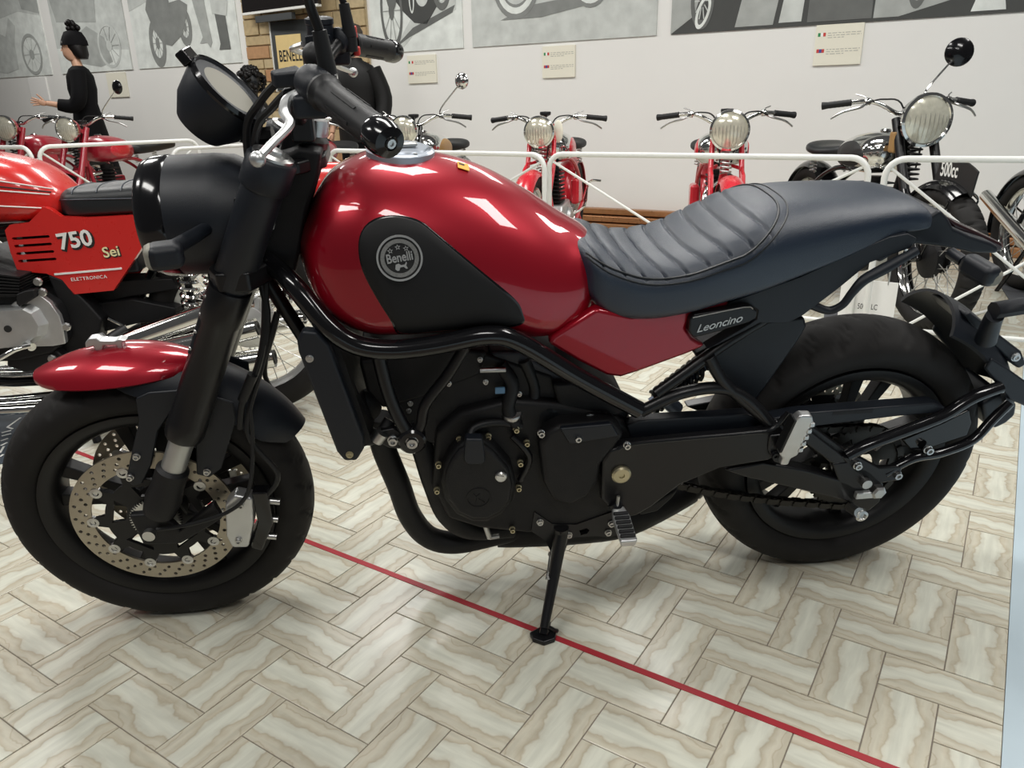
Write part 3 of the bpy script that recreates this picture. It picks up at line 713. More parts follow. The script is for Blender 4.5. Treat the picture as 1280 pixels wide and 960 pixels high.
# ---- headlamp
hd_ = V(1.0, 0, -.02).normalized(); hc = V(1.205, 0, .893)
hl = part(MB().lathe([(.0, -.055), (.05, -.05), (.082, -.035), (.097, -.005), (.1005, .03), (.1000, .10)], hc, hd_, 48), 'headlamp', 'plastic')
part(MB().lathe([(.100, .098), (.1015, .102), (.1005, .125), (.095, .140), (.086, .146), (.082, .14), (.082, .11)], hc, hd_, 48), 'headlamp_bezel', 'gloss', par=hl)
part(MB().lathe([(.084, .132), (.06, .142), (.03, .147), (0, .148)], hc, hd_, 40), 'headlamp_lens', 'lens', par=hl)
for s in (1, -1):
    part(MB().prism([V(1.150, .088*s, .955), V(1.190, .088*s, .945), V(1.196, .088*s, .90), V(1.192, .088*s, .84), V(1.20, .088*s, .81), V(1.165, .088*s, .80)], V(0, .006*s, 0)), 'headlamp_bracket', 'frameblk', par=hl, bevel=.002)
    # front indicators
    a_ = V(1.24, .095*s, .898); b_ = V(1.272, .175*s, .895)
    ind = part(MB().tube([a_, b_], [.011, .013], 10), 'indicator', 'plastic')
    rot = Matrix.Rotation(.3*s, 3, 'Z')
    part(MB().box(V(1.278, .198*s, .893), .052, .044, .040, rot), 'indicator_body', 'plastic', par=ind, bevel=.013)
    part(MB().box(V(1.296, .202*s, .893), .022, .040, .036, rot), 'indicator_lens', 'glassface', par=ind, bevel=.010)
# ---- instrument
gc = V(1.190, .01, 1.088); ga = V(-.70, .06, .66).normalized()
ins = part(MB().lathe([(0, -.078), (.040, -.074), (.058, -.045), (.066, -.01), (.067, .008), (.064, .012), (.061, .008)], gc, ga, 40), 'instrument', 'plastic')
part(MB().lathe([(.0625, .007), (.03, .009), (0, .0095)], gc, ga, 40), 'instrument_glass', 'glassface', par=ins)
part(MB().lathe([(.062, .009), (.0665, .013), (.0685, .006), (.066, .0)], gc, ga, 40, True), 'instrument_rim', 'gloss', par=ins)
part(MB().box(gc+V(.050, 0, .056), .016, .05, .022, Matrix.Rotation(.6, 3, 'Y')), 'instrument_tab', 'gloss', par=ins, bevel=.003)
part(MB().tube([gc-ga*.06, V(1.16, 0, 1.02), V(1.13, 0, 1.02)], .016, 8, sm=4), 'instrument_stay', 'frameblk', par=ins)
# ---- top yoke, steering head, handlebar
yk = part(MB().prism([V(1.135, .085, .975), V(1.155, .05, .975), V(1.11, .03, .975), V(1.11, -.03, .975), V(1.155, -.05, .975), V(1.135, -.085, .975), V(1.085, -.085, .975), V(1.045, -.04, .975), V(1.045, .04, .975), V(1.085, .085, .975)], V(0, 0, .022)), 'top_yoke', 'frameblk', bevel=.005)
part(MB().prism([V(1.23, .135, .80), V(1.25, .10, .80), V(1.22, 0, .80), V(1.25, -.10, .80), V(1.23, -.135, .80), V(1.18, -.135, .80), V(1.13, -.05, .80), V(1.13, .05, .80), V(1.18, .135, .80)], V(0, 0, .035)), 'lower_yoke', 'frameblk', bevel=.005)
part(MB().cyl(V(1.075, 0, 1.02), V(1.165, 0, .80), .036, seg=24), 'steering_head', 'frameblk')
for s in (1, -1): part(MB().box(V(1.075, .045*s, 1.045), .036, .03, .05), 'bar_clamp', 'frameblk', par=yk, bevel=.005)
gl0, gl1 = B(402, 113, .27), B(476, 168, .395)
gl0 = V(1.008, .275, 1.128); gl1 = V(.938, .395, 1.100)
def barpts(s): return [V(1.075, 0, 1.062), V(1.075, .07*s, 1.062), V(1.065, .13*s, 1.09), V(1.035, .215*s, 1.128), V(gl0.x, gl0.y*s, gl0.z), V(gl1.x, gl1.y*s, gl1.z)]
hb = part(MB().tube([p_ for p_ in barpts(-1)[::-1]]+barpts(1)[1:], .0125, 12, sm=5), 'handlebar', 'frameblk')
for s in (1, -1):
    a_ = V(gl0.x, gl0.y*s, gl0.z); b_ = V(gl1.x, gl1.y*s, gl1.z); d_ = (b_-a_).normalized()
    L_ = (b_-a_).length
    prof = [(.013, -.012), (.0235, -.010), (.0245, -.004), (.0205, .002)]+[(.0200+.0006*(k % 2), .006+.008*k) for k in range(13)]+[(.0208, L_-.006), (.0170, L_-.002)]
    g = part(MB().lathe(prof, a_, d_, 28), 'grip', 'hose', par=None)
    for q in range(6):
        aa = q*PI/3; u_, v_ = basis(d_); o_ = (u_*math.cos(aa)+v_*math.sin(aa))*.0206
        part(MB().beam(a_+d_*.035+o_, a_+d_*.095+o_, .004, .0016, o_.cross(d_)), 'grip_rib', 'pad', par=g)
    part(MB().lathe([(.0205, L_-.014), (.0222, L_-.008), (.0222, L_+.010), (.0190, L_+.020), (.009, L_+.023), (.006, L_+.021), (0, L_+.021)], a_, d_, 24), 'bar_end_weight', 'gloss', par=g)
    part(MB().lathe([(.0058, L_+.0205), (.0058, L_+.0245), (.003, L_+.0245), (.003, L_+.0225), (0, L_+.0225)], a_, d_, 10), 'bar_end_screw', 'steel', par=g)
    # switch gear
    sw = part(MB().lathe([(.016, -.055), (.022, -.052), (.024, -.045), (.024, -.02), (.021, -.014), (.016, -.012)], a_, d_, 24), 'switch_housing', 'plastic')
    part(MB().box(a_-d_*.034+V(.008, 0, -.025), .045, .035, .03), 'switch_block', 'plastic', par=sw, bevel=.006)
    if s < 0:
        part(MB().box(a_-d_*.032+V(-.022, 0, .016), .014, .018, .022), 'engine_stop_switch', 'redink', par=sw, bevel=.003)
        part(MB().box(a_-d_*.032+V(-.026, 0, -.016), .012, .018, .016), 'starter_switch', 'redink', par=sw, bevel=.003)
    else:
        part(MB().box(a_-d_*.032+V(-.024, 0, .008), .010, .02, .014), 'indicator_switch', 'gloss', par=sw, bevel=.003)
    # lever and its perch
    pv = a_-d_*.075+V(.045, 0, -.008)
    lv = part(MB().prism([a_-d_*.088+V(.0, 0, .010), a_-d_*.060+V(.0, 0, .010), a_-d_*.062+V(.040, 0, .006), a_-d_*.080+V(.040, 0, .006)], V(0, 0, -.020)), 'lever_perch', 'plastic', bevel=.004)
    ends = [pv, pv+V(.012, .03*s, -.01), V(1.055, .30*s, 1.105), V(1.015, .365*s, 1.058), B(322, 200, .40) if s > 0 else mirror(B(322, 200, .40))]
    ends = [pv, pv+V(.022, .025*s, -.012), V(1.062, .305*s, 1.098), V(1.045, .36*s, 1.076), V(1.02, .41*s, 1.058)] if s < 0 else [B(388, 110, .235), B(361, 122, .25), B(355, 140, .27), B(362, 156, .30), B(340, 180, .345), B(322, 199, .385)]
    ctr = [Vector(p_) for p_ in smooth(ends, 5)]; rg = []
    for i_, p_ in enumerate(ctr):
        d2 = (ctr[min(i_+1, len(ctr)-1)]-ctr[max(i_-1, 0)]).normalized(); sd = d2.cross(V(0, 0, 1)).normalized(); up_ = sd.cross(d2)
        k_ = i_/(len(ctr)-1); w_ = .008-.002*k_; h_ = .0055-.001*k_
        rg.append([p_+sd*w_*math.cos(q*PI/4)+up_*h_*math.sin(q*PI/4) for q in range(8)])
    part(MB().loft(rg).ball(ctr[-1], .0098, seg=12, rg=8), 'clutch_lever' if s > 0 else 'brake_lever', 'alu', par=lv)
    # mirror stalk rising out of the frame
    mb_ = a_-d_*.06+V(.012, 0, .02)
    if s > 0: pts = [B(411, 95, .235), B(399, 38, .235), B(383, -8, .24)]
    else: pts = [mirror(B(411, 95, .235)), mirror(B(399, 38, .235)), mirror(B(383, -8, .24))]
    st = part(MB().cyl(pts[0]-V(0, 0, .025), pts[0], .012).tube([pts[0], pts[1]], [.0125, .0095], 14), 'mirror_stalk', 'hose')
    e1 = pts[2]; e2 = e1+(pts[2]-pts[1])*.5+V(-.01, .03*s, .01)
    part(MB().tube([pts[1], e1, e2], .0065, 10, sm=5), 'mirror_rod', 'frameblk', par=st)
    mc = e2+V(-.0, .035*s, .05)
    part(MB().ball(mc, .012, .06, .042, None, 24, 14), 'mirror_shell', 'plastic', par=st)
    part(MB().lathe([(0, -.0115), (.036, -.0115), (.038, -.009)], mc, (1, 0, 0), 24), 'mirror_glass', 'chrome', par=st)
# brake fluid reservoir on the right bar, cables
part(MB().lathe([(.022, 0), (.024, .004), (.024, .03), (.026, .032), (.026, .04), (.02, .043), (0, .043)], V(1.06, -.235, 1.135), (0, 0, 1), 24), 'fluid_reservoir', 'plastic')
part(MB().ball(B(395, 70, -.16), .024, .03, .024), 'reservoir_cup', 'engine')
for pts in ([B(392, 112, .22), B(365, 112, .20), B(340, 135, .14), B(322, 160, .09), B(312, 230, .06)],
            [B(385, 98, .16), B(352, 100, .12), B(325, 128, .09), B(308, 165, .07), B(318, 250, .05)],
            [B(398, 90, -.1), B(365, 95, -.05), B(330, 120, .0), B(318, 165, .03), B(330, 240, .04)]):
    part(MB().tube(pts, .0062, 8, sm=8), 'control_cable', 'hose')
part(MB().cyl(B(368, 98, .17), B(386, 86, .17), .0075, seg=12), 'cable_adjuster', 'steel')
part(MB().prism([B(352, 112, .21), B(370, 108, .21), B(392, 118, .21), B(372, 134, .21), B(354, 136, .21)], V(0, -.03, 0)), 'lever_guard', 'plastic', bevel=.004)
part(MB().box(B(378, 128, .22), .02, .03, .012), 'clutch_switch', 'alu', bevel=.003)
# ignition barrel, wiring behind the yoke
part(MB().cyl(V(1.06, 0, 1.02), V(1.055, 0, 1.045), .018, seg=20), 'ignition_switch', 'steel')
part(MB().prism([B(312, 240, .066), B(340, 200, .066), B(372, 185, .066), B(402, 190, .066), B(398, 222, .066), B(384, 262, .066), B(378, 300, .066), B(366, 352, .066), B(318, 330, .066)], V(0, -.132, 0)), 'steering_shroud', 'engine', bevel=.008)
part(MB().prism([B(338, 262, .079), B(347, 264, .079), B(342, 287, .079), B(334, 285, .079)], V(0, -.003, 0)), 'inspection_label', 'whiteprint')
part(MB().tube([B(332, 430, .09), B(334, 390, .085), B(326, 350, .08), B(322, 300, .07)], .006, 8, sm=6), 'wiring_loom', 'hose')
part(MB().tube([B(300, 535, .10), B(304, 500, .105), B(320, 465, .10), B(330, 420, .09), B(332, 350, .08)], .0062, 8, sm=6), 'front_brake_hose', 'hose')
part(MB().cyl(B(303, 500, .105), B(316, 468, .105), .009, seg=12), 'hose_sleeve', 'hose')
# ================================================================== tank
tank = Body([(.590, .835, .740, .060, .78), (.605, .848, .705, .102, .765), (.65, .876, .676, .126, .755), (.71, .917, .674, .146, .765), (.79, .961, .698, .158, .79), (.87, .985, .700, .167, .80),
             (.95, .991, .700, .171, .805), (1.0, .981, .705, .168, .81), (1.05, .953, .730, .152, .82), (1.085, .905, .770, .115, .83), (1.108, .865, .815, .045, .84)], [(.59, 2.1), (.66, 1.9), (.80, 1.85), (.88, 2.0), (.96, 2.25), (1.1, 2.4)], 4.2)
tk = part(tank.mesh(56, 64), 'fuel_tank', 'candy', 60)
def on_tank(px, py, off=0):
    y = .14
    for _ in range(12):
        P = B(px, py, y); y = .5*y+.5*tank.half(P.x, P.z)
    P = B(px, py, y); return V(P.x, tank.half(P.x, P.z)+off, P.z)
def tank_sheet(outline, off, name, m, n=5, par=None, hem=.004):
    """surface patch that follows the tank side; outline in pixels"""
    P = smooth([on_tank(x, y) for x, y in outline], n, True)
    c = sum(P, V(0, 0, 0))/len(P); rings = []
    for k, e in ((1.0, -.003), (1.0, off*.5), (.985, off), (.8, off), (.6, off), (.4, off), (.2, off), (.02, off)):
        rings.append([V(c.x+(p_.x-c.x)*k, tank.half(c.x+(p_.x-c.x)*k, c.z+(p_.z-c.z)*k)+e, c.z+(p_.z-c.z)*k) for p_ in P])
    return MB().loft(rings, True).build(name, m, par or tk, 50)
pad_px = [(449, 305), (456, 285), (473, 274), (498, 271), (524, 278), (545, 294), (600, 340), (640, 374), (651, 390), (650, 404), (600, 409), (550, 413), (504, 416), (490, 400), (470, 368), (454, 335)]
tank_sheet(pad_px, .0025, 'knee_pad', 'pad')
tank_sheet([(448, 305), (455, 284), (472, 272), (498, 269), (525, 276), (546, 292), (601, 338), (642, 372), (653, 390), (651, 406), (600, 411), (550, 415), (502, 418), (488, 400), (468, 368), (452, 335)], .0008, 'knee_pad_edge', 'gloss')
# round badge
bc = on_tank(499.5, 321.5, .004); e_ = .012
nx = V(1, (tank.half(bc.x+e_, bc.z)-tank.half(bc.x-e_, bc.z))/(2*e_), 0); nz = V(0, (tank.half(bc.x, bc.z+e_)-tank.half(bc.x, bc.z-e_))/(2*e_), 1)
nrm = nz.cross(nx).normalized();
if nrm.y < 0: nrm = -nrm
bx = (B(520, 317.5, bc.y)-B(480, 324, bc.y)).normalized(); bx = (bx-nrm*bx.dot(nrm)).normalized(); by = nrm.cross(bx)
BRr = .0365
bd = part(MB().lathe([(0, -.012), (BRr, -.012), (BRr, .001), (0, .0015)], bc, nrm, 48), 'tank_badge', 'blackprint', par=tk)
flat('badge_ring', [circ(BRr, 64), circ(BRr*.915, 64)], .003, 'silverprint', bd, bc+nrm*.002, bx, by)
flat('badge_wreath', [circ(BRr*.83, 64), circ(BRr*.655, 64)], .002, mat('dull_silver_print', (.25, .25, .24), .5, metal=.4, noise_amt=.5, nscale=420), bd, bc+nrm*.0018, bx, by)
text('badge_lettering', 'Benelli', .0205, 'silverprint', bd, bc+nrm*.0024-by*.0052, bx, by, .0012, align='CENTER', offset=.0004, sx=.78)
def star(cx, cy, r, k=.45): return [((r if i % 2 == 0 else r*k)*math.cos(PI/2+PI*i/5)+cx, (r if i % 2 == 0 else r*k)*math.sin(PI/2+PI*i/5)+cy) for i in range(10)]
for sx_, sy_ in ((-.0125, .0135), (0, .0175), (.0125, .0135)): flat('badge_star', [star(sx_, sy_, .0048), star(sx_, sy_, .0026)], .001, 'silverprint', bd, bc+nrm*.0024, bx, by)
flat('badge_emblem', [[(-.010, -.016), (-.008, -.009), (-.003, -.008), (.0, -.011), (.006, -.011), (.009, -.007), (.010, -.009), (.008, -.013), (.010, -.018), (.007, -.018), (.004, -.0145), (-.002, -.0145), (-.004, -.019), (-.007, -.019)]], .001, 'silverprint', bd, bc+nrm*.0024, bx, by)
# filler cap
fc = V(.925, 0, tank.top(.925, 0)); tilt = V(-.05, 0, 1).normalized()
cp = part(MB().lathe([(.058, -.012), (.058, .003), (.054, .006), (.047, .006), (.045, .009), (.0, .010)], fc+V(0, 0, -.002), tilt, 40), 'filler_cap', mat('satin_silver_cap', (.42, .46, .52), .35, metal=.6), par=tk)
part(MB().beam(fc+V(.018, .012, .011), fc+V(-.028, .004, .011), .016, .006, (0, 1, 0)), 'cap_flap', 'steel', par=cp, bevel=.002)
for k in range(6): part(MB().lathe([(.0035, 0), (.0035, .002), (0, .002)], fc+V(.050*math.cos(k*PI/3), .050*math.sin(k*PI/3), .003), tilt, 10), 'cap_screw', 'steel', par=cp)
lo_, hi_ = -.08, .15
for _ in range(30):
    y_ = (lo_+hi_)/2; sp_ = B(579, 209, y_)
    if sp_.z > tank.top(sp_.x, y_): hi_ = y_
    else: lo_ = y_
stx = V(.019, 0, (tank.top(sp_.x+.01, y_)-tank.top(sp_.x-.01, y_))/.02*.019); sty = V(0, .020, (tank.top(sp_.x, y_+.01)-tank.top(sp_.x, y_-.01))/.02*.020)
o_ = V(sp_.x, y_, tank.top(sp_.x, y_)+.0012); nn = stx.cross(sty).normalized()*.0012
part(MB().prism([o_-stx*.5-sty*.5, o_+stx*.5-sty*.5, o_+stx*.5+sty*.5, o_-stx*.5+sty*.5], nn), 'yellow_sticker', 'sticker', par=tk)
part(MB().prism([o_-stx*.1-sty*.3+nn, o_+stx*.38-sty*.3+nn, o_+stx*.38-sty*.05+nn, o_-stx*.1-sty*.05+nn], nn*.3), 'sticker_print', 'blackprint', par=tk)
# red side panels
for s in (1, -1):
    o2 = [B(x, z, .128) for x, z in ((684, 428), (690, 418), (746, 385), (790, 395), (840, 388), (914, 374), (916, 388), (866, 398), (860, 412), (868, 424), (886, 436), (860, 446), (800, 466), (776, 473), (758, 470), (720, 450))]
    o2 = [V(p_.x, s*(.136-.055*(.69-p_.x)), p_.z) for p_ in o2]
    pn = part(MB().prism(o2, V(0, -.03*s, 0)), 'side_panel', 'candy', bevel=.009, ang=45)
    if s > 0:
        pl = [B(x, z, .134) for x, z in ((862, 399), (868, 393), (930, 383), (940, 383), (947, 389), (946, 398), (936, 404), (876, 421), (866, 422), (861, 414))]
        np_ = part(MB().prism(pl, V(0, -.02, 0)), 'name_plate', 'frameblk', bevel=.004, par=pn)
        A_ = B(870, 416, .1352); Bq = B(938, 399, .1352)
        text('name_lettering', 'Leoncino', .0215, 'silverprint', np_, A_, Bq-A_, (0, 0, 1), .0012, shear=.45, sx=1.12, space=.95)
        part(MB().tube([B(866, 397, .135), B(930, 384, .135), B(941, 386, .135)], .0012, 6, sm=3), 'plate_edge', 'steel', par=np_)
# ================================================================== seat
seat = Body([(-.050, .852, .842, .030, .846), (-.035, .872, .842, .070, .848), (-.01, .888, .842, .088, .850), (.045, .899, .838, .102, .852), (.15, .902, .800, .120, .825), (.23, .900, .772, .130, .805), (.30, .890, .748, .138, .79), (.37, .856, .730, .142, .775),
             (.44, .823, .712, .142, .758), (.51, .814, .704, .138, .752), (.57, .830, .712, .130, .765), (.605, .842, .742, .118, .79), (.628, .850, .790, .085, .81)], 3.0, 5.0)
def pleat_edge(x):  # 0..1 inside the pleated area
    return x > .262
def seat_mesh():
    n = 96; xs = [ -.050+(.678)*(i/440) for i in range(441)]
    rings = []
    cs = [.30+.0385*k for k in range(9)]
    for x in xs:
        r_ = seat.ring(x, n)
        for j, p_ in enumerate(r_):
            a = 2*PI*j/n
            if math.sin(a) > .06 and x > .285:
                ph = abs(math.cos(a)); lift = .35*(ph**2)*.06
                u = (x-.285+.038*ph*ph)/.037
                fr = abs(u-round(u))
                zin = min(1, max(0, (x-.285-.03*(1-ph))/.012))*min(1, max(0, (.612-x)/.01))*min(1, max(0, (math.sin(a)-.40)/.10))
                d = .0050*math.exp(-(fr*.037/.0026)**2)-.0022*(math.sin(min(1, fr*2)*PI/2))
                r_[j] = p_+V(0, -math.copysign(d*zin*abs(math.cos(a))**3, math.cos(a)), -d*zin)
        rings.append(r_)
    return MB().loft(rings)
st_ = part(seat_mesh(), 'seat', 'leather', 65)
def seat_pt(x, a, off=.001):
    zt, zb, w_, zm = interp(seat.rows, x); c, q = math.cos(a), math.sin(a); e = seat.nt if q >= 0 else seat.nb
    return V(x, (w_+off)*math.copysign(abs(c)**(2/e), c), zm+(zt+off-zm)*math.copysign(abs(q)**(2/e), q) if q >= 0 else zm)
for k_, dx, da, r_ in ((0, 0, .0, .0022), (1, -.016, -.10, .0016)):
    path = []
    aa_ = lambda t_: .56-.16*t_+da*1.6
    for i in range(25): path.append(seat_pt(.616-.27*i/24, aa_(i/24), .0006))
    for i in range(1, 19):
        t_ = i/18; a = aa_(1)+(PI/2-aa_(1))*t_**1.3; path.append(seat_pt(.346-(.084-dx)*math.sin(t_*PI/2)**.8, a, .0006))
    full = path+[mirror(p_) for p_ in path[::-1][1:]]
    part(MB().tube(full, r_, 6), 'seat_piping', 'leather2', par=st_)
# ================================================================== tail
for s in (1, -1):
    o2 = [(905, 384), (915, 377), (1000, 347), (1080, 312), (1115, 298), (1138, 294), (1150, 300), (1142, 312), (1090, 330), (1050, 362), (1005, 395), (985, 405), (950, 404), (900, 430), (884, 437), (946, 400), (948, 388), (938, 381)]
    P_ = [B(x, z, .118) for x, z in o2]
    part(MB().prism([V(p_.x, s*(.118-.03*max(0, .3-p_.x)), p_.z) for p_ in P_], V(0, -.03*s, 0)), 'tail_side_panel', 'plastic', bevel=.005)
tl = [(1085, 312), (1120, 296), (1166, 268), (1176, 262), (1186, 272), (1193, 285), (1215, 295), (1240, 303), (1250, 309), (1248, 318), (1215, 317), (1195, 312), (1168, 308), (1145, 306), (1128, 312), (1100, 330)]
P_ = [B(x, z, .06) for x, z in tl]
tail = part(MB().prism(P_, V(0, -.12, 0)), 'tail_unit', 'plastic', bevel=.010)
P_ = [B(x, z, .03) for x, z in ((1180, 268), (1196, 278), (1255, 305), (1252, 316), (1200, 300))]
part(MB().prism(P_, V(0, -.10, 0)), 'rear_light', mat('dark_red_lens', (.02, .004, .006), .3, coat=.5), bevel=.006, par=tail)
# grab brackets
for s in (1, -1):
    pts = [B(1146, 313, .115), B(1105, 336, .118), B(1080, 350, .12), B(1065, 366, .12), B(1053, 381, .118), B(1036, 388, .11), B(1017, 382, .105), B(998, 372, .10)]
    pts = [V(p_.x, p_.y*s, p_.z) for p_ in pts]
    part(MB().tube(pts, [.008, .011, .010, .008, .0075, .0075, .009, .01], 10, sm=5), 'grab_bracket', 'plastic')
    a_, b_ = V(-.095, .07*s, .812), V(-.135, .15*s, .775)
    a_, b_ = B(1188, 316, .085), B(1225, 340, .16)
    a_, b_ = V(a_.x, a_.y*s, a_.z), V(b_.x, b_.y*s, b_.z)
    ri = part(MB().tube([a_, a_.lerp(b_, .45)], .011, 10), 'indicator', 'plastic')
    c_ = a_.lerp(b_, .9); rt = Matrix.Rotation(-.5*s, 3, 'Z') @ Matrix.Rotation(-.35*s, 3, 'X')
    e_ = B(1244, 349, .185); e_ = V(e_.x, e_.y*s, e_.z); m_ = a_.lerp(e_, .32)
    part(MB().beam(m_, e_, .040, .036, (0, 0, 1)), 'indicator_body', 'plastic', bevel=.013, par=ri)
    part(MB().beam(m_.lerp(e_, .15)+V(-.008, 0, -.003), e_+V(-.008, 0, -.003), .032, .030, (0, 0, 1)), 'indicator_lens', 'glassface', bevel=.012, par=ri)
# inner mudguard between the tail panels and the wheel
P_ = [B(x, z, .07) for x, z in ((868, 445), (905, 425), (950, 402), (1006, 396), (1010, 408), (1000, 425), (965, 475), (938, 512), (905, 480), (880, 455))]
part(MB().prism(P_, V(0, -.14, 0)), 'inner_mudguard', 'plastic', bevel=.008)
# ================================================================== frame, engine, swingarm of the roadster
def both(pts, r, name, m='gloss', seg=12, sm=6, right=True):
    o = part(MB().tube(pts, r, seg, sm=sm), name, m)
    if right: part(MB().tube([mirror(p_) for p_ in pts], r, seg, sm=sm), name, m)
    return o
main = [B(322, 318, .06), B(345, 335, .085), B(372, 362, .13), B(410, 408, .160), B(445, 431, .165), B(490, 437, .166), B(545, 431, .166), B(610, 419, .165), B(650, 428, .160), B(720, 470, .150), B(798, 512, .140)]
both(main, .0175, 'frame_tube')
both([B(472, 440, .150), B(485, 490, .150), B(500, 525, .150), B(515, 548, .150)], .0125, 'down_tube', 'frameblk')
both([B(582, 432, .150), B(560, 468, .150), B(532, 505, .150), B(526, 530, .150), B(516, 548, .150)], .0105, 'down_tube', 'frameblk')
both([B(330, 345, .05), B(400, 455, .06), B(430, 520, .06), B(470, 545, .1)], .013, 'front_frame_tube', 'frameblk')
both([B(820, 492, .115), B(862, 462, .11), B(905, 430, .10), B(960, 396, .09), B(1060, 340, .08)], .0115, 'subframe_tube', 'frameblk')
both([B(886, 446, .115), B(905, 478, .12), B(940, 510, .125), B(970, 535, .135)], .012, 'rear_frame_tube', 'frameblk')
both([B(800, 515, .12), B(850, 492, .12), B(900, 485, .12), B(935, 500, .125), B(972, 540, .135)], .012, 'footrest_tube', 'frameblk')
ring_c = B(515, 548, .150)
rg_ = part(MB().lathe([(.022, -.02), (.026, -.012), (.026, .012), (.022, .016), (.013, .016), (.013, -.02)], ring_c, (0, 1, 0), 24, True), 'engine_mount', 'gloss')
bolt(ring_c+V(0, .008, 0), .010, rg_, 'steel', .012)
mt = part(prism_px([(470, 540), (492, 536), (512, 545), (500, 562), (486, 560), (470, 552)], .13, .146), 'mount_plate', 'frameblk', bevel=.003)
bolt(B(491, 549, .146), .008, mt, 'steel', .012)
# radiator
rd_px = [(371, 428), (378, 414), (396, 416), (412, 432), (454, 548), (455, 562), (446, 577), (430, 577), (421, 566), (373, 442)]
ra = part(prism_px(rd_px, .150, .175), 'radiator_guard', 'plastic', bevel=.006)
P_ = [V(p_.x, -p_.y, p_.z) for p_ in [B(x, z, .175) for x, z in rd_px]]
part(MB().prism(P_, V(0, .025, 0)), 'radiator_guard', 'plastic', bevel=.006)
core = [V(1.085, 0, .715), V(1.055, 0, .735), V(1.010, 0, .50), V(1.045, 0, .485)]
part(MB().prism([V(p_.x, .15, p_.z) for p_ in core], V(0, -.30, 0)), 'radiator_core', 'engine')
for k in range(22):
    z0 = .50+.010*k; x0_ = 1.047+.04*(z0-.49)/.22
    part(MB().box(V(x0_+.006, 0, z0), .006, .29, .003), 'radiator_fin', 'rim')
bolt(B(387, 448, .175), .0055, ra, 'steel', .005); bolt(B(437, 568, .175), .0055, ra, 'brass', .005)
part(MB().tube([B(402, 440, .12), B(425, 470, .13), B(440, 500, .12), B(452, 520, .10)], .018, 12, sm=5), 'radiator_hose', 'hose')
part(MB().tube([B(448, 545, .14), B(462, 549, .135), B(478, 540, .13), B(488, 525, .12)], .012, 12, sm=5), 'radiator_hose', 'hose')
part(MB().cyl(B(470, 550, .146), B(478, 540, .146), .0135, seg=14), 'hose_clip', 'steel')
part(MB().lathe([(.034, 0), (.034, .01), (.02, .02), (0, .02)], B(455, 505, .06), (0, 1, 0), 24), 'radiator_fan', 'engine')
# engine masses
ex = lambda pts, y0, y1, name, m='engine', bv=.008, par=None: part(prism_px(pts, y0, y1), name, m, bevel=bv, par=par)
eng = ex([(545, 540), (575, 515), (640, 500), (700, 505), (770, 520), (800, 545), (806, 600), (795, 635), (770, 655), (720, 668), (660, 668), (600, 662), (560, 650), (540, 610)], -.13, .115, 'crankcase', 'engine', .012)
ex([(480, 480), (600, 440), (690, 470), (720, 510), (690, 545), (600, 548), (545, 558), (505, 545)], -.12, .095, 'cylinder_block')
ex([(448, 452), (560, 436), (610, 440), (600, 470), (520, 500), (478, 512), (458, 490)], -.115, .10, 'cylinder_head')
ex([(610, 440), (650, 440), (720, 480), (790, 515), (780, 530), (700, 505), (640, 490)], -.10, .09, 'airbox', 'plastic')
ex([(690, 480), (720, 478), (790, 512), (770, 522), (700, 515)], -.11, .11, 'throttle_body', 'engine')
# left covers
ac = B(598, 603, .115)
av = [(561, 573), (571, 560), (585, 552), (607, 552), (620, 562), (640, 585), (646, 608), (642, 630), (630, 645), (610, 655), (590, 655), (570, 646), (556, 628), (551, 605), (554, 587)]
alt = ex(av, .10, .150, 'alternator_cover', 'engine', .014)
ex([(x+(598-x)*.10, z+(603-z)*.10) for x, z in av], .14, .158, 'cover_face', 'engine', .008, alt)
ex([(582, 549), (604, 549), (607, 578), (602, 582), (584, 582), (580, 575)], .14, .164, 'cover_block', 'plastic', .005, alt)
pc = B(598, 622, .158); nf = lambda r, n=24: circ(r, n)
flat('cover_emblem_ring', [circ(.0235, 40), circ(.0215, 40)], .0016, 'pad', alt, pc+V(0, .0006, 0), (-1, 0, 0), (0, 0, 1))
flat('cover_emblem', [[(-.010, .012), (-.004, .004), (.003, .010), (.0, -.002), (.012, -.012), (.002, -.006), (-.006, -.012), (-.003, .0)]], .0016, 'pad', alt, pc+V(0, .0006, 0), (-1, 0, 0), (0, 0, 1))
cs_ = part(MB().lathe([(.0115, 0), (.0115, .004), (.0095, .006), (0, .006)], B(626, 595, .158), (0, 1, 0), 20), 'filler_plug', 'steel', par=alt)
part(MB().beam(B(622, 595, .1645), B(630, 596, .1645), .0016, .002, (0, 0, 1)), 'plug_slot', 'steel', par=cs_)
for x, z in ((574, 548), (610, 544), (548, 579), (546, 611), (658, 552), (650, 577), (648, 608), (640, 660), (645, 535)): bolt(B(x, z, .12), .0050, alt, 'brass', .012)
part(MB().tube([B(588, 552, .15), B(592, 535, .13), B(620, 528, .12), B(652, 533, .115)], .0075, 10, sm=5), 'generator_lead', 'hose')
sc = ex([(674, 556), (684, 540), (700, 532), (768, 526), (782, 545), (770, 560), (752, 582), (748, 605), (735, 622), (712, 634), (692, 628), (680, 605)], .10, .150, 'sprocket_cover', 'engine', .012)
ex([(700, 536), (765, 530), (774, 546), (712, 556)], .13, .156, 'sprocket_cover_rib', 'plastic', .004, sc)
for x, z in ((722, 546), (676, 540), (783, 555)): bolt(B(x, z, .150), .0058, sc, 'steel', .012)
bolt(B(737, 524, .12), .011, sc, 'steel', .014)
part(MB().lathe([(.026, 0), (.028, .004), (.028, .012), (.02, .015), (0, .015)], B(685, 517, .10), (0, 1, 0), 28), 'oil_filler_cap', 'plastic')
part(MB().tube([B(625, 455, .09), B(640, 480, .10), B(635, 510, .11), B(645, 530, .115)], .014, 12, sm=5), 'coolant_hose', 'hose')
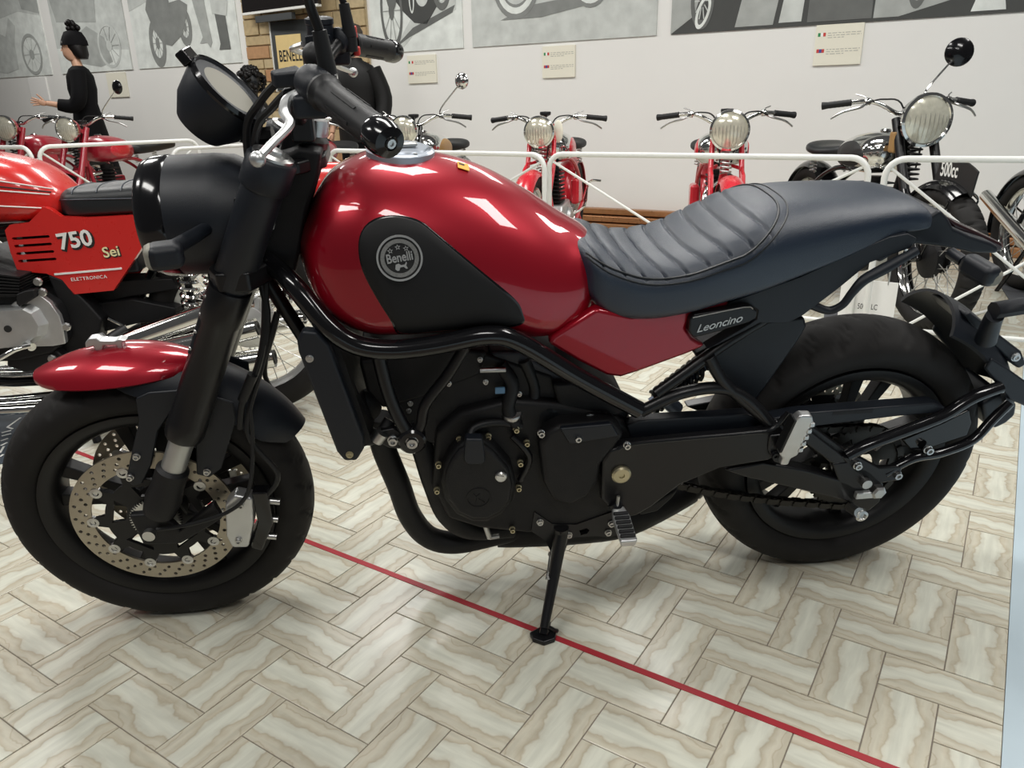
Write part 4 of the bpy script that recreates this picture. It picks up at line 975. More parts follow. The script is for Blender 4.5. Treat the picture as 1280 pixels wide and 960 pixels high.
part(MB().tube([B(655, 450, .09), B(668, 485, .09), B(662, 515, .10)], .012, 12, sm=5), 'coolant_hose', 'hose')
part(MB().lathe([(.018, 0), (.020, .003), (.020, .01), (.018, .013)], B(640, 520, .108), V(.1, .3, 1), 20, ), 'hose_clip', 'steel')
part(MB().tube([B(640, 545, .125), B(655, 560, .13), B(662, 575, .128), B(650, 600, .125)], .0065, 10, sm=5), 'gear_linkage', 'frameblk')
part(MB().box(B(625, 488, .11), .018, .004, .012), 'blue_connector', 'blue')
part(MB().cyl(B(600, 463, .11), B(632, 462, .11), .005, seg=10), 'fuel_rail', 'steel')
for x, z in ((600, 449), (607, 477), (561, 479), (513, 504), (511, 513), (649, 492)): bolt(B(x, z, .107), .004, eng, 'steel', .006)
# exhaust headers and collector
part(MB().tube([B(515, 520, .075), B(528, 560, .08), B(542, 605, .08), B(560, 645, .075), B(590, 662, .06), B(640, 660, .03)], .022, 14, sm=6), 'exhaust_header', 'engine')
for y0 in (.045, -.045):
    part(MB().tube([B(475, 520, y0), B(478, 555, y0), B(498, 605, y0), B(513, 645, y0), B(536, 671, y0*.9), B(570, 678, y0*.8), B(620, 668, y0*.6), B(680, 655, .0)], .025, 16, sm=6), 'exhaust_header', 'engine')
part(MB().tube([B(620, 665, 0), B(700, 655, 0), B(780, 645, -.05), B(860, 610, -.12)], [.035, .05, .05, .04], 18, sm=5), 'exhaust_collector', 'engine')
part(MB().tube([B(860, 610, -.12), V(.10, -.15, .36), V(-.05, -.17, .44)], [.04, .055, .052], 22), 'silencer', 'frameblk')
part(MB().cyl(B(606, 655, .09), B(612, 672, .09), .006, seg=10).cyl(B(612, 672, .09), B(624, 670, .09), .005, seg=8), 'drain_pipe', 'steel')
# lower bracket, gear pedal, stand
xz = lambda pts, y: [(p_.x, p_.z) for p_ in [B(x, z, y) for x, z in pts]]
lb = flat('stand_bracket', [xz([(668, 640), (690, 655), (720, 656), (765, 640), (790, 640), (782, 665), (762, 672), (745, 670), (712, 672), (706, 690), (692, 698), (682, 676), (664, 664)], .118), xz([(724, 663), (733, 660), (737, 663), (734, 667), (726, 669)], .118)], .018, 'frameblk', bike, V(0, .109, 0), (1, 0, 0), (0, 0, 1), bevel=.002)
for x, z in ((675, 652), (711, 668), (764, 654), (760, 665), (689, 692), (695, 684)): bolt(B(x, z, .118), .006, lb, 'steel', .007)
foot = BF.loc(V(*fl(680, 797)[:2], 0.006)); piv = B(701, 668, .118)
fw_, fl_ = foot, piv
sd = part(MB().tube([piv+V(0, .0, .02), piv, piv.lerp(foot, .5), foot+V(0, 0, .022)], [.016, .0155, .0115, .0095], 14), 'side_stand', 'frameblk')
ft = BF.inv.to_3x3()
def flw(x, y, z): return foot+ft @ V(x, y, z)
part(MB().prism([flw(-.028, -.012, -.006), flw(-.012, -.026, -.006), flw(.014, -.024, -.006), (flw(.028, -.002, -.006)), flw(.016, .024, -.006), flw(-.018, .018, -.006)], ft @ V(0, 0, .011)), 'stand_foot', 'frameblk', bevel=.003, par=sd)
part(MB().cyl(foot+ft @ V(0, 0, .004), foot+(piv-foot)*.14, .011, .0105), 'stand_ferrule', 'gloss', par=sd)
part(MB().tube([foot+ft @ V(0, 0, .03)+V(.004, .0, 0), foot+ft @ V(.018, .012, .012), foot+ft @ V(.02, .02, .006)], .0045, 8), 'stand_peg', 'frameblk', par=sd)
sp0 = B(690, 694, .125); sp1 = piv.lerp(foot, .42)+V(.012, .005, 0); n_ = 90
part(MB().tube([sp0.lerp(sp1, i/n_)+V(.0055*math.cos(i*1.05), .0055*math.sin(i*1.05), 0) for i in range(n_+1)], .0013, 5), 'stand_spring', 'steel', par=sd)
# swingarm and chain run
pp = ex([(753, 578), (762, 564), (780, 556), (850, 549), (940, 541), (962, 538), (974, 528), (984, 540), (975, 566), (962, 576), (900, 586), (850, 607), (815, 634), (796, 645), (774, 650), (752, 625)], .125, .150, 'pivot_plate', 'frameblk', .006)
part(MB().tube([B(772, 562, .149), B(790, 555, .149), B(850, 549, .149), B(940, 541, .149), B(966, 536, .149), B(985, 515, .149)], .0042, 8, sm=4), 'plate_edge', 'frameblk', par=pp)
pb = part(MB().lathe([(.0195, 0), (.0195, .006), (.016, .009), (.006, .009), (.005, .006), (0, .006)], B(776, 592, .150), (0, 1, 0), 24), 'pivot_bolt', 'brass', par=pp)
ex([(792, 630), (820, 628), (850, 610), (842, 622), (822, 640), (800, 645)], .05, .12, 'swingarm_pivot', 'engine', .006)
for s in (1, -1):
    P_ = [B(x, z, .138) for x, z in ((905, 588), (955, 578), (1010, 588), (1062, 603), (1080, 614), (1080, 624), (1060, 628), (1000, 613), (930, 597))]
    sa = part(MB().prism([V(p_.x, s*.138, p_.z) for p_ in P_], V(0, -.032*s, 0)), 'swingarm', 'frameblk', bevel=.006)
    part(MB().beam(*[V(p_.x, s*.122, p_.z) for p_ in (B(985, 528, .138), B(1066, 590, .138))], .028, .026), 'swingarm_brace', 'frameblk', par=sa, bevel=.004)
    part(MB().beam(*[V(p_.x, s*.115, p_.z) for p_ in (B(1000, 528, .13), B(1060, 572, .13))], .018, .016), 'swingarm_brace', 'frameblk', par=sa, bevel=.004)
    part(MB().prism([V(p_.x, s*.138, p_.z) for p_ in [B(x, z, .138) for x, z in ((1040, 580), (1065, 577), (1090, 590), (1105, 606), (1100, 628), (1085, 640), (1064, 634), (1052, 612))]], V(0, -.022*s, 0)), 'axle_plate', 'frameblk', par=sa, bevel=.004)
part(MB().cyl(V(0, -.15, RR), V(0, .15, RR), .011), 'rear_axle', 'steel')
an = part(MB().lathe([(.016, 0), (.0165, .012), (.012, .016), (0, .016)], B(1095, 612, .138), (0, 1, 0), 6), 'axle_nut', 'steel')
part(MB().box(B(1080, 618, .142), .04, .012, .016), 'chain_adjuster', 'alu', bevel=.002)
part(MB().cyl(B(1062, 634, .138), B(1074, 641, .175), .011, seg=16).lathe([(.0135, 0), (.0135, .012), (.008, .014), (.006, .01), (0, .01)], B(1074, 641, .165), (0, 1, 0), 16), 'paddock_bobbin', 'steel')
bolt(B(1071, 581, .138), .0075, an, 'steel', .01); bolt(B(1159, 561, .125), .0080, an, 'steel', .012); bolt(B(1120, 592, .132), .008, an, 'steel', .012)
# chain guard
ex([(783, 532), (800, 526), (935, 518), (958, 528), (968, 541), (955, 543), (800, 556), (788, 548)], .09, .118, 'chain_guard', 'plastic', .004)
ex([(962, 524), (1000, 517), (1168, 504), (1184, 511), (1172, 517), (1120, 521), (1000, 536), (975, 540)], .08, .112, 'chain_guard_rear', 'plastic', .004)
ex([(1040, 519), (1090, 516), (1092, 512), (1042, 515)], .108, .1125, 'guard_label', 'engine', .0)
# sprocket and chain
lo = []
spc = V(0, .088, RR)
for k in range(88): rr = .104 if k % 2 else .096; lo.append((rr*math.cos(2*PI*k/88), rr*math.sin(2*PI*k/88)))
flat('rear_sprocket', [lo, circ(.045, 32)]+[ [(.072+.0*k, 0)] and [(.07*math.cos(2*PI*k/6+t_)*f_, .07*math.sin(2*PI*k/6+t_)*f_) for t_, f_ in ((-.28, .85), (.28, .85), (.25, 1.15), (-.25, 1.15))] for k in range(6)], .006, 'chain', rw, spc, (1, 0, 0), (0, 0, 1))
fs_ = V(.565, .088, .405); path = []
for i in range(25): a = math.radians(90+180*0+ (i/24)*180); path.append(spc+V(.104*math.cos(a)*1, 0, .104*math.sin(a)))
lowA, lowB = spc+V(0, 0, -.104), fs_+V(0, 0, -.036)
for i in range(1, 40): t_ = i/40; path.append(lowA.lerp(lowB, t_)+V(0, 0, -.022*math.sin(PI*t_)))
for i in range(13): a = math.radians(-90+180*i/12); path.append(fs_+V(.036*math.cos(a), 0, .036*math.sin(a)))
upA, upB = fs_+V(0, 0, .036), spc+V(0, 0, .104)
for i in range(1, 40): path.append(upA.lerp(upB, i/40))
lens = [0]
for i in range(len(path)): lens.append(lens[-1]+(path[(i+1) % len(path)]-path[i]).length)
tot = lens[-1]; nl = int(tot/.0159); mbc = MB()
def at_len(l):
    l %= tot
    for i in range(len(path)):
        if lens[i] <= l <= lens[i+1]:
            f_ = (l-lens[i])/max(1e-9, lens[i+1]-lens[i]); return path[i].lerp(path[(i+1) % len(path)], f_)
for k in range(nl):
    a_, b_ = at_len(k*tot/nl), at_len((k+1)*tot/nl); c_ = (a_+b_)/2; off = .0075 if k % 2 else .0048
    for s in (1, -1): mbc.beam(a_.lerp(b_, -.18)+V(0, off*s, 0), a_.lerp(b_, 1.18)+V(0, off*s, 0), .002, .0135)
    mbc.cyl(a_-V(0, .008, 0), a_+V(0, .008, 0), .005, seg=6)
ch = part(mbc, 'drive_chain', 'chain', 30); ch['kind'] = 'stuff'
# footrests
a_, b_ = B(772, 636, .150), B(786, 680, .245)
pg = part(MB().tube([B(766, 628, .145), a_], .013, 12), 'footrest', 'frameblk')
d_ = (b_-a_).normalized(); sd_ = d_.cross(V(0, 0, 1)).normalized(); up_ = sd_.cross(d_)
part(MB().loft([[a_+sd_*.012+up_*.009, a_-sd_*.012+up_*.009, a_-sd_*.012-up_*.008, a_+sd_*.012-up_*.008], [a_.lerp(b_, .3)+sd_*.019+up_*.009, a_.lerp(b_, .3)-sd_*.019+up_*.009, a_.lerp(b_, .3)-sd_*.016-up_*.009, a_.lerp(b_, .3)+sd_*.016-up_*.009], [b_+sd_*.018+up_*.008, b_-sd_*.018+up_*.008, b_-sd_*.014-up_*.008, b_+sd_*.014-up_*.008]]), 'footrest_peg', 'alu', bevel=.004, par=pg)
for k in range(6):
    c_ = a_.lerp(b_, .25+.125*k)+up_*.010; part(MB().beam(c_-sd_*.015, c_+sd_*.015, .007, .008, d_), 'footrest_rubber', 'hose', par=pg, bevel=.002)
part(MB().cyl(B(773, 620, .155), B(770, 642, .155), .0035, seg=8), 'footrest_spring', 'steel', par=pg)
a_, b_ = B(978, 578, .165), B(1006, 516, .185)
rp = part(MB().prism([B(x, z, .155) for x, z in ((962, 545), (982, 543), (990, 560), (982, 582), (968, 578), (960, 562))], V(0, -.02, 0)), 'passenger_footrest', 'frameblk', bevel=.004)
d_ = (b_-a_).normalized(); sd_ = d_.cross(V(0, 1, 0)).normalized(); ny = sd_.cross(d_)
part(MB().loft([[p_+sd_*w_+ny*.010, p_-sd_*w_+ny*.010, p_-sd_*w_-ny*.010, p_+sd_*w_-ny*.010] for p_, w_ in ((a_, .009), (a_.lerp(b_, .15), .009), (a_.lerp(b_, .22), .020), (a_.lerp(b_, .9), .019), (b_, .012))]), 'passenger_peg', 'alu', bevel=.005, par=rp)
for k in range(5):
    c_ = a_.lerp(b_, .32+.125*k)+sd_*.019; part(MB().box(c_, .010, .024, .010), 'peg_tooth', 'steel', par=rp, bevel=.002)
part(MB().beam(a_.lerp(b_, .28)-sd_*.021, a_.lerp(b_, .92)-sd_*.019, .024, .006, ny), 'peg_rubber', 'hose', par=rp, bevel=.002)
bolt(B(968, 568, .156), .007, rp, 'frameblk', .008)
# rear shock glimpsed under the panel
n_ = 140; s0, s1 = B(880, 455, -.02), B(815, 505, .0)
part(MB().tube([s0.lerp(s1, i/n_)+V(.0, .026*math.cos(i*.42), .026*math.sin(i*.42)) for i in range(n_+1)], .0045, 6), 'shock_spring', 'frameblk')
part(MB().cyl(s0, s1, .014, seg=14), 'shock_body', mat('shock_blue_grey', (.20, .24, .32), .35, metal=.6))
part(MB().cyl(B(828, 496, .02), B(846, 512, .02), .016, seg=14), 'shock_reservoir', mat('shock_blue_grey', (.2, .24, .32), .35))
# swingarm-mounted number plate carrier
pts1 = [B(1058, 570, .130), B(1085, 556, .130), B(1135, 537, .125), B(1178, 520, .118), B(1205, 503, .112), B(1225, 493, .108), B(1250, 484, .100)]
pts2 = [B(1105, 592, .130), B(1140, 573, .125), B(1175, 566, .120), B(1215, 550, .115), B(1240, 525, .105), B(1262, 503, .10)]
cr_ = part(MB().tube(pts1, .0135, 12, sm=5), 'plate_carrier', 'gloss')
part(MB().tube(pts2, .0105, 12, sm=5), 'carrier_lower_tube', 'gloss', par=cr_)
part(prism_px([(1128, 550), (1180, 528), (1212, 512), (1216, 528), (1210, 545), (1165, 560), (1140, 566)], .104, .116), 'carrier_web', 'gloss', bevel=.004, par=cr_)
part(prism_px([(1052, 572), (1072, 570), (1100, 585), (1128, 583), (1126, 600), (1095, 606), (1068, 592)], .125, .138), 'carrier_foot', 'frameblk', bevel=.004, par=cr_)
# curved splash guard behind the wheel and its light bracket
def arcband(px_outer, px_inner, y0, y1): 
    A1 = [B(x, z, (y0+y1)/2) for x, z in px_outer]; A2 = [B(x, z, (y0+y1)/2) for x, z in px_inner]
    A1 = smooth(A1, 5); A2 = smooth(A2, 5); n_ = min(len(A1), len(A2))
    return MB().loft([[V(a_.x, y0, a_.z), V(a_.x, y1, a_.z), V(b_.x, y1, b_.z), V(b_.x, y0, b_.z)] for a_, b_ in zip(A1[:n_], A2[:n_])])
sg = part(guard(0, RR, .395, 113, 160, .092, .055, n=24, th=.006), 'rear_splash_guard', 'plastic')
for s in (1, -1):
    P_ = [B(x, z, .095) for x, z in ((1240, 448), (1262, 462), (1290, 482), (1290, 512), (1262, 500), (1246, 480), (1232, 462))]
    part(MB().prism([V(p_.x, .095*s, p_.z) for p_ in P_], V(0, -.010*s, 0)), 'splash_guard_side', 'plastic', par=sg, bevel=.006)
part(prism_px([(1205, 394), (1213, 390), (1244, 414), (1278, 440), (1284, 456), (1274, 462), (1240, 430), (1214, 408)], -.05, .07), 'plate_holder', 'plastic', bevel=.006)
bolt(B(1269, 446, .07), .008, sg, 'alu', .006)
pi_ = part(MB().tube([B(1232, 425, .10), B(1240, 402, .12), B(1244, 394, .13)], [.02, .017, .016], 14, sm=4), 'plate_indicator', 'plastic')
part(MB().loft([[p_+V(0, .018*math.cos(q*PI/4), .016*math.sin(q*PI/4)) for q in range(8)] for p_ in (B(1242, 388, .13), B(1255, 386, .14), B(1280, 382, .15))]), 'indicator_body', 'plastic', par=pi_)
part(prism_px([(1228, 505), (1250, 490), (1272, 505), (1270, 520), (1258, 530), (1244, 537), (1232, 530)], -.06, .06), 'plate_light', 'plastic', bevel=.008)
# ================================================================== wire wheels for the older machines
def wire_wheel(root, name, cx, cz, R, wd, h, rimm='chrome', drum=.09, T0=None, nsp=36, knob=0, rimw=.055, drumm='alu', sp_r=.0016):
    T = (T0 or Matrix()) @ Matrix.Translation(V(cx, 0, cz))
    def put(mb): mb.v = [tuple(T @ Vector(v)) for v in mb.v]; return mb
    ty = put(MB().loft(tyre(R, wd, h, 120 if not knob else 240, 16, knob, .008, .0), False, False, True)).build(name, 'rubber', root, 60)
    ro = R-h+.008
    put(MB().lathe([(ro, -rimw/2), (ro-.004, -rimw/2+.006), (ro-.016, -rimw/4), (ro-.020, 0), (ro-.016, rimw/4), (ro-.004, rimw/2-.006), (ro, rimw/2), (ro+.006, 0)], V(0, 0, 0), (0, 1, 0), 56, True)).build('rim', rimm, ty)
    mb = MB()
    for k in range(nsp):
        a = 2*PI*k/nsp; s = 1 if k % 2 else -1; b = a+(.5 if (k//2) % 2 else -.5)
        mb.cyl(V(drum*.72*math.cos(b), .030*s, drum*.72*math.sin(b)), V((ro-.015)*math.cos(a), .006*s, (ro-.015)*math.sin(a)), sp_r, seg=5)
    o = put(mb).build('wire_spokes', 'steel', ty); o['kind'] = 'stuff'
    put(MB().lathe([(0, -.055), (.03, -.055), (drum*.8, -.042), (drum, -.036), (drum, -.01), (drum*.5, .0), (drum*.5, .03), (drum*.75, .034), (drum*.75, .042), (.03, .055), (0, .055)], V(0, 0, 0), (0, 1, 0), 32)).build('brake_drum', drumm, ty)
    return ty
# ================================================================== the red 750 behind the roadster
SFm = Frame(fl(325, 513), math.radians(-139.5), 0)
C = SFm.at
sei = thing('motorcycle', 'bright red six cylinder motorcycle lettered 750 with black seat', 'motorcycle', SFm.m)
def sp(mb, name, m, ang=38, bevel=0, par=None): return mb.build(name, m, par or sei, ang, bevel)
def cprism(pts, y0, y1): return MB().prism([C(x, z, y1) for x, z in pts], V(0, y0-y1, 0))
wire_wheel(sei, 'rear_wheel', 0, .335, .335, .115, .095, 'alu', .095)
wire_wheel(sei, 'front_wheel', 1.45, .335, .335, .095, .085, 'alu', .09)
# tank
t0 = C(92, 222, .10)
stank = Body([(.475, .795, .765, .05, .78), (.50, .83, .74, .10, .775), (.56, .885, .728, .145, .79), (.62, .915, .722, .165, .80), (.75, .945, .72, .172, .81), (.95, .955, .73, .172, .82), (1.05, .93, .76, .13, .83), (1.09, .88, .80, .06, .83)], 3.2, 3.0)
stk = sp(stank.mesh(40, 40), 'fuel_tank', 'red', 50)
def on_s(px, py, body=stank):
    y = .14
    for _ in range(12):
        P = C(px, py, y); y = .5*y+.5*body.half(P.x, P.z)
    P = C(px, py, y); return V(P.x, body.half(P.x, P.z)+.001, P.z)
for (a, b, m_, r_) in (((-30, 222), (66, 236), 'whiteprint', .0022), ((-30, 230), (64, 240), 'blackprint', .002), ((-30, 236), (62, 243), 'whiteprint', .0022), ((-30, 256), (52, 260), 'whiteprint', .0022)):
    pts = [on_s(a[0]+(b[0]-a[0])*i/8, a[1]+(b[1]-a[1])*i/8) for i in range(9)]
    sp(MB().tube(pts, r_, 6), 'pinstripe', m_, par=stk)
# seat
sseat = Body([(-.30, .82, .80, .05, .81), (-.28, .85, .77, .11, .79), (-.2, .865, .745, .13, .78), (0, .860, .742, .135, .78), (.2, .845, .740, .138, .775), (.40, .832, .735, .135, .77), (.48, .825, .735, .12, .77), (.515, .80, .75, .07, .775)], 3.5, 4.5)
ss = sp(sseat.mesh(40, 50), 'seat', 'leather2', 50)
for k in range(9):
    x = .45-.075*k; pts = [V(x, (interp(sseat.rows, x)[2]+.001)*math.copysign(abs(math.cos(a))**(2/3.5), math.cos(a)), interp(sseat.rows, x)[3]+(interp(sseat.rows, x)[0]+.001-interp(sseat.rows, x)[3])*abs(math.sin(a))**(2/3.5)) for a in [.5+(PI-1.0)*i/16 for i in range(17)]]
    sp(MB().tube(pts, .0016, 5), 'seat_seam', 'leather', par=ss)
pts = [on_s(68+ (165-68)*i/8, 250+(-2)*i/8, sseat) for i in range(9)]
sp(MB().tube(pts, .002, 6), 'seat_piping', 'leather', par=ss)
sp(MB().tube([V(-.28, 0, .80), V(-.36, 0, .81), V(-.40, 0, .76)], [.08, .07, .03], 16), 'tail_cowl', 'red')
# side panels
spx = [(6, 288), (12, 281), (36, 278), (55, 259), (63, 262), (75, 271), (110, 272), (182, 268), (186, 290), (176, 312), (142, 363), (92, 368), (78, 350), (58, 342), (22, 339), (13, 315)]
for s in (1, -1):
    P_ = [C(x, z, .150) for x, z in spx]
    slots = []
    for k in range(4):
        A_, Bq = C(16+2.6*k, 298.5+9.4*k, .150), C(61+2.8*k, 295.5+9.4*k, .150); h_ = .0042
        slots.append([(A_.x, A_.z+h_), (Bq.x, Bq.z+h_), (Bq.x-.003, Bq.z), (Bq.x, Bq.z-h_), (A_.x, A_.z-h_), (A_.x+.003, A_.z)])
    pn = flat('side_panel', [[(p_.x, p_.z) for p_ in P_]]+slots, .03, 'red', sei, V(0, .135*s, 0), (1, 0, 0), (0, 0, 1), bevel=.003)
    if s > 0:
        A_, Bq = C(75, 312, .1512), C(115, 306, .1512); xd = Bq-A_
        text('number_shadow', '750', .070, 'blackprint', pn, A_+V(-.004, 0, -.004), xd, (0, 0, 1), .001, offset=.0042, sx=1.0)
        text('number', '750', .070, 'whiteprint', pn, A_+V(0, .0012, 0), xd, (0, 0, 1), .001, offset=.0015, sx=1.0)
        A_ = C(130, 322, .1512)
        text('name_shadow', 'Sei', .046, 'blackprint', pn, A_+V(-.002, 0, -.002), xd, (0, 0, 1), .001, offset=.0022)
        text('name', 'Sei', .046, 'creamprint', pn, A_+V(0, .0012, 0), xd, (0, 0, 1), .001, offset=.0006)
        A_, Bq = C(68, 343, .1515), C(152, 335.5, .1515)
        sp(MB().beam(A_, Bq, .003, .006), 'panel_stripe', 'whiteprint', par=pn)
        text('lettering', 'ELETTRONICA', .0155, 'whiteprint', pn, C(89, 351.5, .1515), Bq-A_, (0, 0, 1), .001, space=1.12)
sp(MB().box(V(.47, 0, .635), .34, .20, .17), 'airbox', 'plastic', bevel=.01)
# frame
for s in (1, -1):
    sp(MB().tube([V(1.08, 0, .86), V(.95, .10*s, .70), V(.70, .12*s, .70), V(.30, .12*s, .72), V(-.25, .11*s, .76)], .016, 10, sm=5), 'frame_tube', 'gloss')
    sp(MB().tube([V(1.08, 0, .82), V(1.0, .12*s, .50), V(.9, .13*s, .24), V(.5, .13*s, .22), V(.38, .12*s, .33)], .016, 10, sm=5), 'cradle_tube', 'gloss')
    sp(MB().beam(V(.40, .115*s, .33), V(0, .115*s, .335), .03, .05), 'swingarm', 'gloss', bevel=.008)
    n_ = 150; a_, b_ = V(.06, .145*s, .66), V(.02, .145*s, .40)
    a_, b_ = C(232, 338, .15), C(243, 395, .15); a_.y *= s; b_.y *= s; a_ = a_+(a_-b_)*.3
    sh = sp(MB().tube([a_.lerp(b_, i/n_)+V(.028*math.cos(i*.34), .028*math.sin(i*.34), 0) for i in range(n_+1)], .006, 6), 'shock_spring', 'chrome')
    sp(MB().cyl(a_+(a_-b_)*.2, b_+(b_-a_)*.25, .012), 'shock_rod', 'frameblk', par=sh)
    sp(MB().tube([V(1.10, .09*s, .92), V(1.45, .09*s, .335)], .02, 12), 'fork_leg', 'chrome')
# engine: wide six, clutch and alternator covers
en = sp(cprism([(-60, 372), (10, 366), (45, 366), (70, 380), (78, 400), (84, 425), (66, 442), (20, 452), (-60, 455)], -.26, .20), 'crankcase', 'engine', bevel=.01)
sp(cprism([(-80, 330), (25, 345), (20, 372), (-80, 372)], -.25, .22), 'cylinder_block', 'engine', bevel=.006)
for k in range(7): sp(cprism([(-80, 333+k*5.6), (24, 346+k*3.6), (24, 348+k*3.6), (-80, 336+k*5.6)], -.26, .235), 'cooling_fin', 'engine')
pl = sp(cprism([(18, 377), (46, 366), (62, 378), (74, 395), (80, 415), (82, 430), (66, 433), (30, 434), (0, 436), (-30, 420)], .19, .215), 'engine_side_plate', 'alu', bevel=.004)
oc = [(-42, 384), (10, 382), (38, 380), (50, 386), (61, 404), (58, 418), (40, 431), (0, 436), (-42, 436), (-58, 410)]
r1 = [C(x, z, .215) for x, z in oc]; ctr = sum(r1, V(0, 0, 0))/len(r1)
r2 = [ctr+(p_-ctr)*.86+V(0, .035, 0) for p_ in r1]; r3 = [ctr+(p_-ctr)*.3+V(0, .037, 0) for p_ in r1]
cov = sp(MB().loft([[p_-V(0, .02, 0) for p_ in r1], r1, r2, r3]), 'alternator_cover', 'alu', 20)
sp(MB().lathe([(.011, 0), (.011, .003), (0, .003)], C(10, 411, .252), (0, 1, 0), 18), 'hole_shade_disc', 'blackprint', par=cov)  # solid black disc; the hole's inner shade is put into its colour
sp(cprism([(20, 368), (30, 364), (42, 362), (44, 372), (24, 384), (20, 380)], .20, .24), 'cover_lug', 'engine', bevel=.004, par=pl)
for x, z in ((84, 408), (66, 448), (48, 352), (54, 365)): sp(MB().lathe([(.014, 0), (.014, .006), (.010, .008), (.010, .014), (0, .014)], C(x, z, .205), (0, 1, 0), 8), 'engine_bolt', 'steel', par=pl)
sp(cprism([(58, 342), (80, 350), (110, 380), (128, 400), (118, 440), (88, 452), (70, 440), (84, 425), (78, 395)], .05, .15), 'rear_casting', 'engine', bevel=.008)
sp(cprism([(8, 447), (30, 438), (68, 436), (80, 446), (66, 462), (30, 466), (8, 458)], .12, .19), 'sump', 'engine', bevel=.008)
sp(cprism([(110, 380), (165, 374), (220, 385), (222, 400), (170, 405), (130, 415)], .02, .09), 'swingarm_pivot', 'engine', bevel=.006)
sp(cprism([(92, 360), (150, 350), (215, 348), (222, 362), (160, 372), (120, 382)], -.05, .07), 'battery_tray', 'engine', bevel=.006)
# gear lever and rest
gl = sp(MB().tube([C(38, 432, .27), C(20, 437, .29), C(2, 447, .30), C(-12, 455, .30)], .008, 10, sm=5), 'gear_lever', 'chrome')
sp(MB().cyl(C(34, 430, .25), C(40, 434, .27), .013), 'lever_boss', 'chrome', par=gl)
fr = sp(MB().cyl(C(136, 424, .22), C(156, 411, .17), .016, seg=14), 'footrest', 'hose')
sp(MB().tube([C(156, 408, .16), C(148, 404, .16), C(136, 398, .15)], .006, 8), 'footrest_bar', 'chrome', par=fr)
sp(cprism([(113, 423), (118, 419), (126, 417), (130, 421), (150, 424), (152, 428), (146, 434), (118, 430)], .215, .235), 'footrest_bracket', 'alu', bevel=.003)
# six into six exhaust, three silencers each side
def sil(pts, r, tip=True):
    o = sp(MB().tube(pts, r, 20, sm=5), 'silencer', 'chrome')
    e = pts[-1]; d = (pts[-1]-pts[-2]).normalized()
    sp(MB().lathe([(.024, -.002), (.024, .004), (.013, .004), (.013, -.03)], e, d, 20), 'silencer_tip', 'blackprint', par=o)
    return o
for s in (1, -1):
    for (A_, mid, E_, y_) in (((86, 464), (160, 428), (312, 372), .20), ((92, 470), (180, 444), (322, 410), .235), ((92, 478), (200, 470), (343, 446), .25)):
        q = [C(*A_, y_), C(A_[0]*.5+mid[0]*.5, A_[1]*.5+mid[1]*.5, y_), C(*mid, y_), C(mid[0]*.4+E_[0]*.6, mid[1]*.4+E_[1]*.6, y_), C(*E_, y_)]
        if s < 0: q = [V(p_.x-.04, -p_.y, p_.z) for p_ in q]
        sil(q, [.017, .022, .035, .036, .034])
    for y_, dz in ((.12, 0), (.16, -.01), (.20, -.02)):
        sp(MB().tube([V(1.12, y_*s, .56), V(1.16, y_*s, .45), V(1.08, y_*s, .20+dz), V(.9, y_*s*1.1, .15), V(.66, y_*s*1.2, .155+dz*.3), V(.55, y_*s*1.25, .165)], .0165, 12, sm=5), 'exhaust_pipe', 'chrome')
sp(MB().cyl(V(.55, -.15, .19), V(.55, .15, .19), .016), 'stand_bar', 'frameblk')
for s in (1, -1): sp(MB().tube([V(.55, .14*s, .20), V(.50, .2*s, .0)], .014, 10), 'stand_leg', 'frameblk')
sp(guard(0, .335, .365, 20, 150, .065, .03, n=20), 'rear_mudguard', 'chrome')
sp(guard(1.45, .335, .36, 30, 150, .055, .03, n=20), 'front_mudguard', 'chrome')
sp(MB().lathe([(0, -.12), (.06, -.11), (.09, -.05), (.095, 0)], V(1.22, 0, .93), (1, 0, 0), 28), 'headlamp', 'gloss')
sp(MB().tube([V(1.0, .36, 1.0), V(1.06, .2, 1.05), V(1.1, 0, 1.0), V(1.06, -.2, 1.05), V(1.0, -.36, 1.0)], .012, 10, sm=5), 'handlebar', 'chrome')
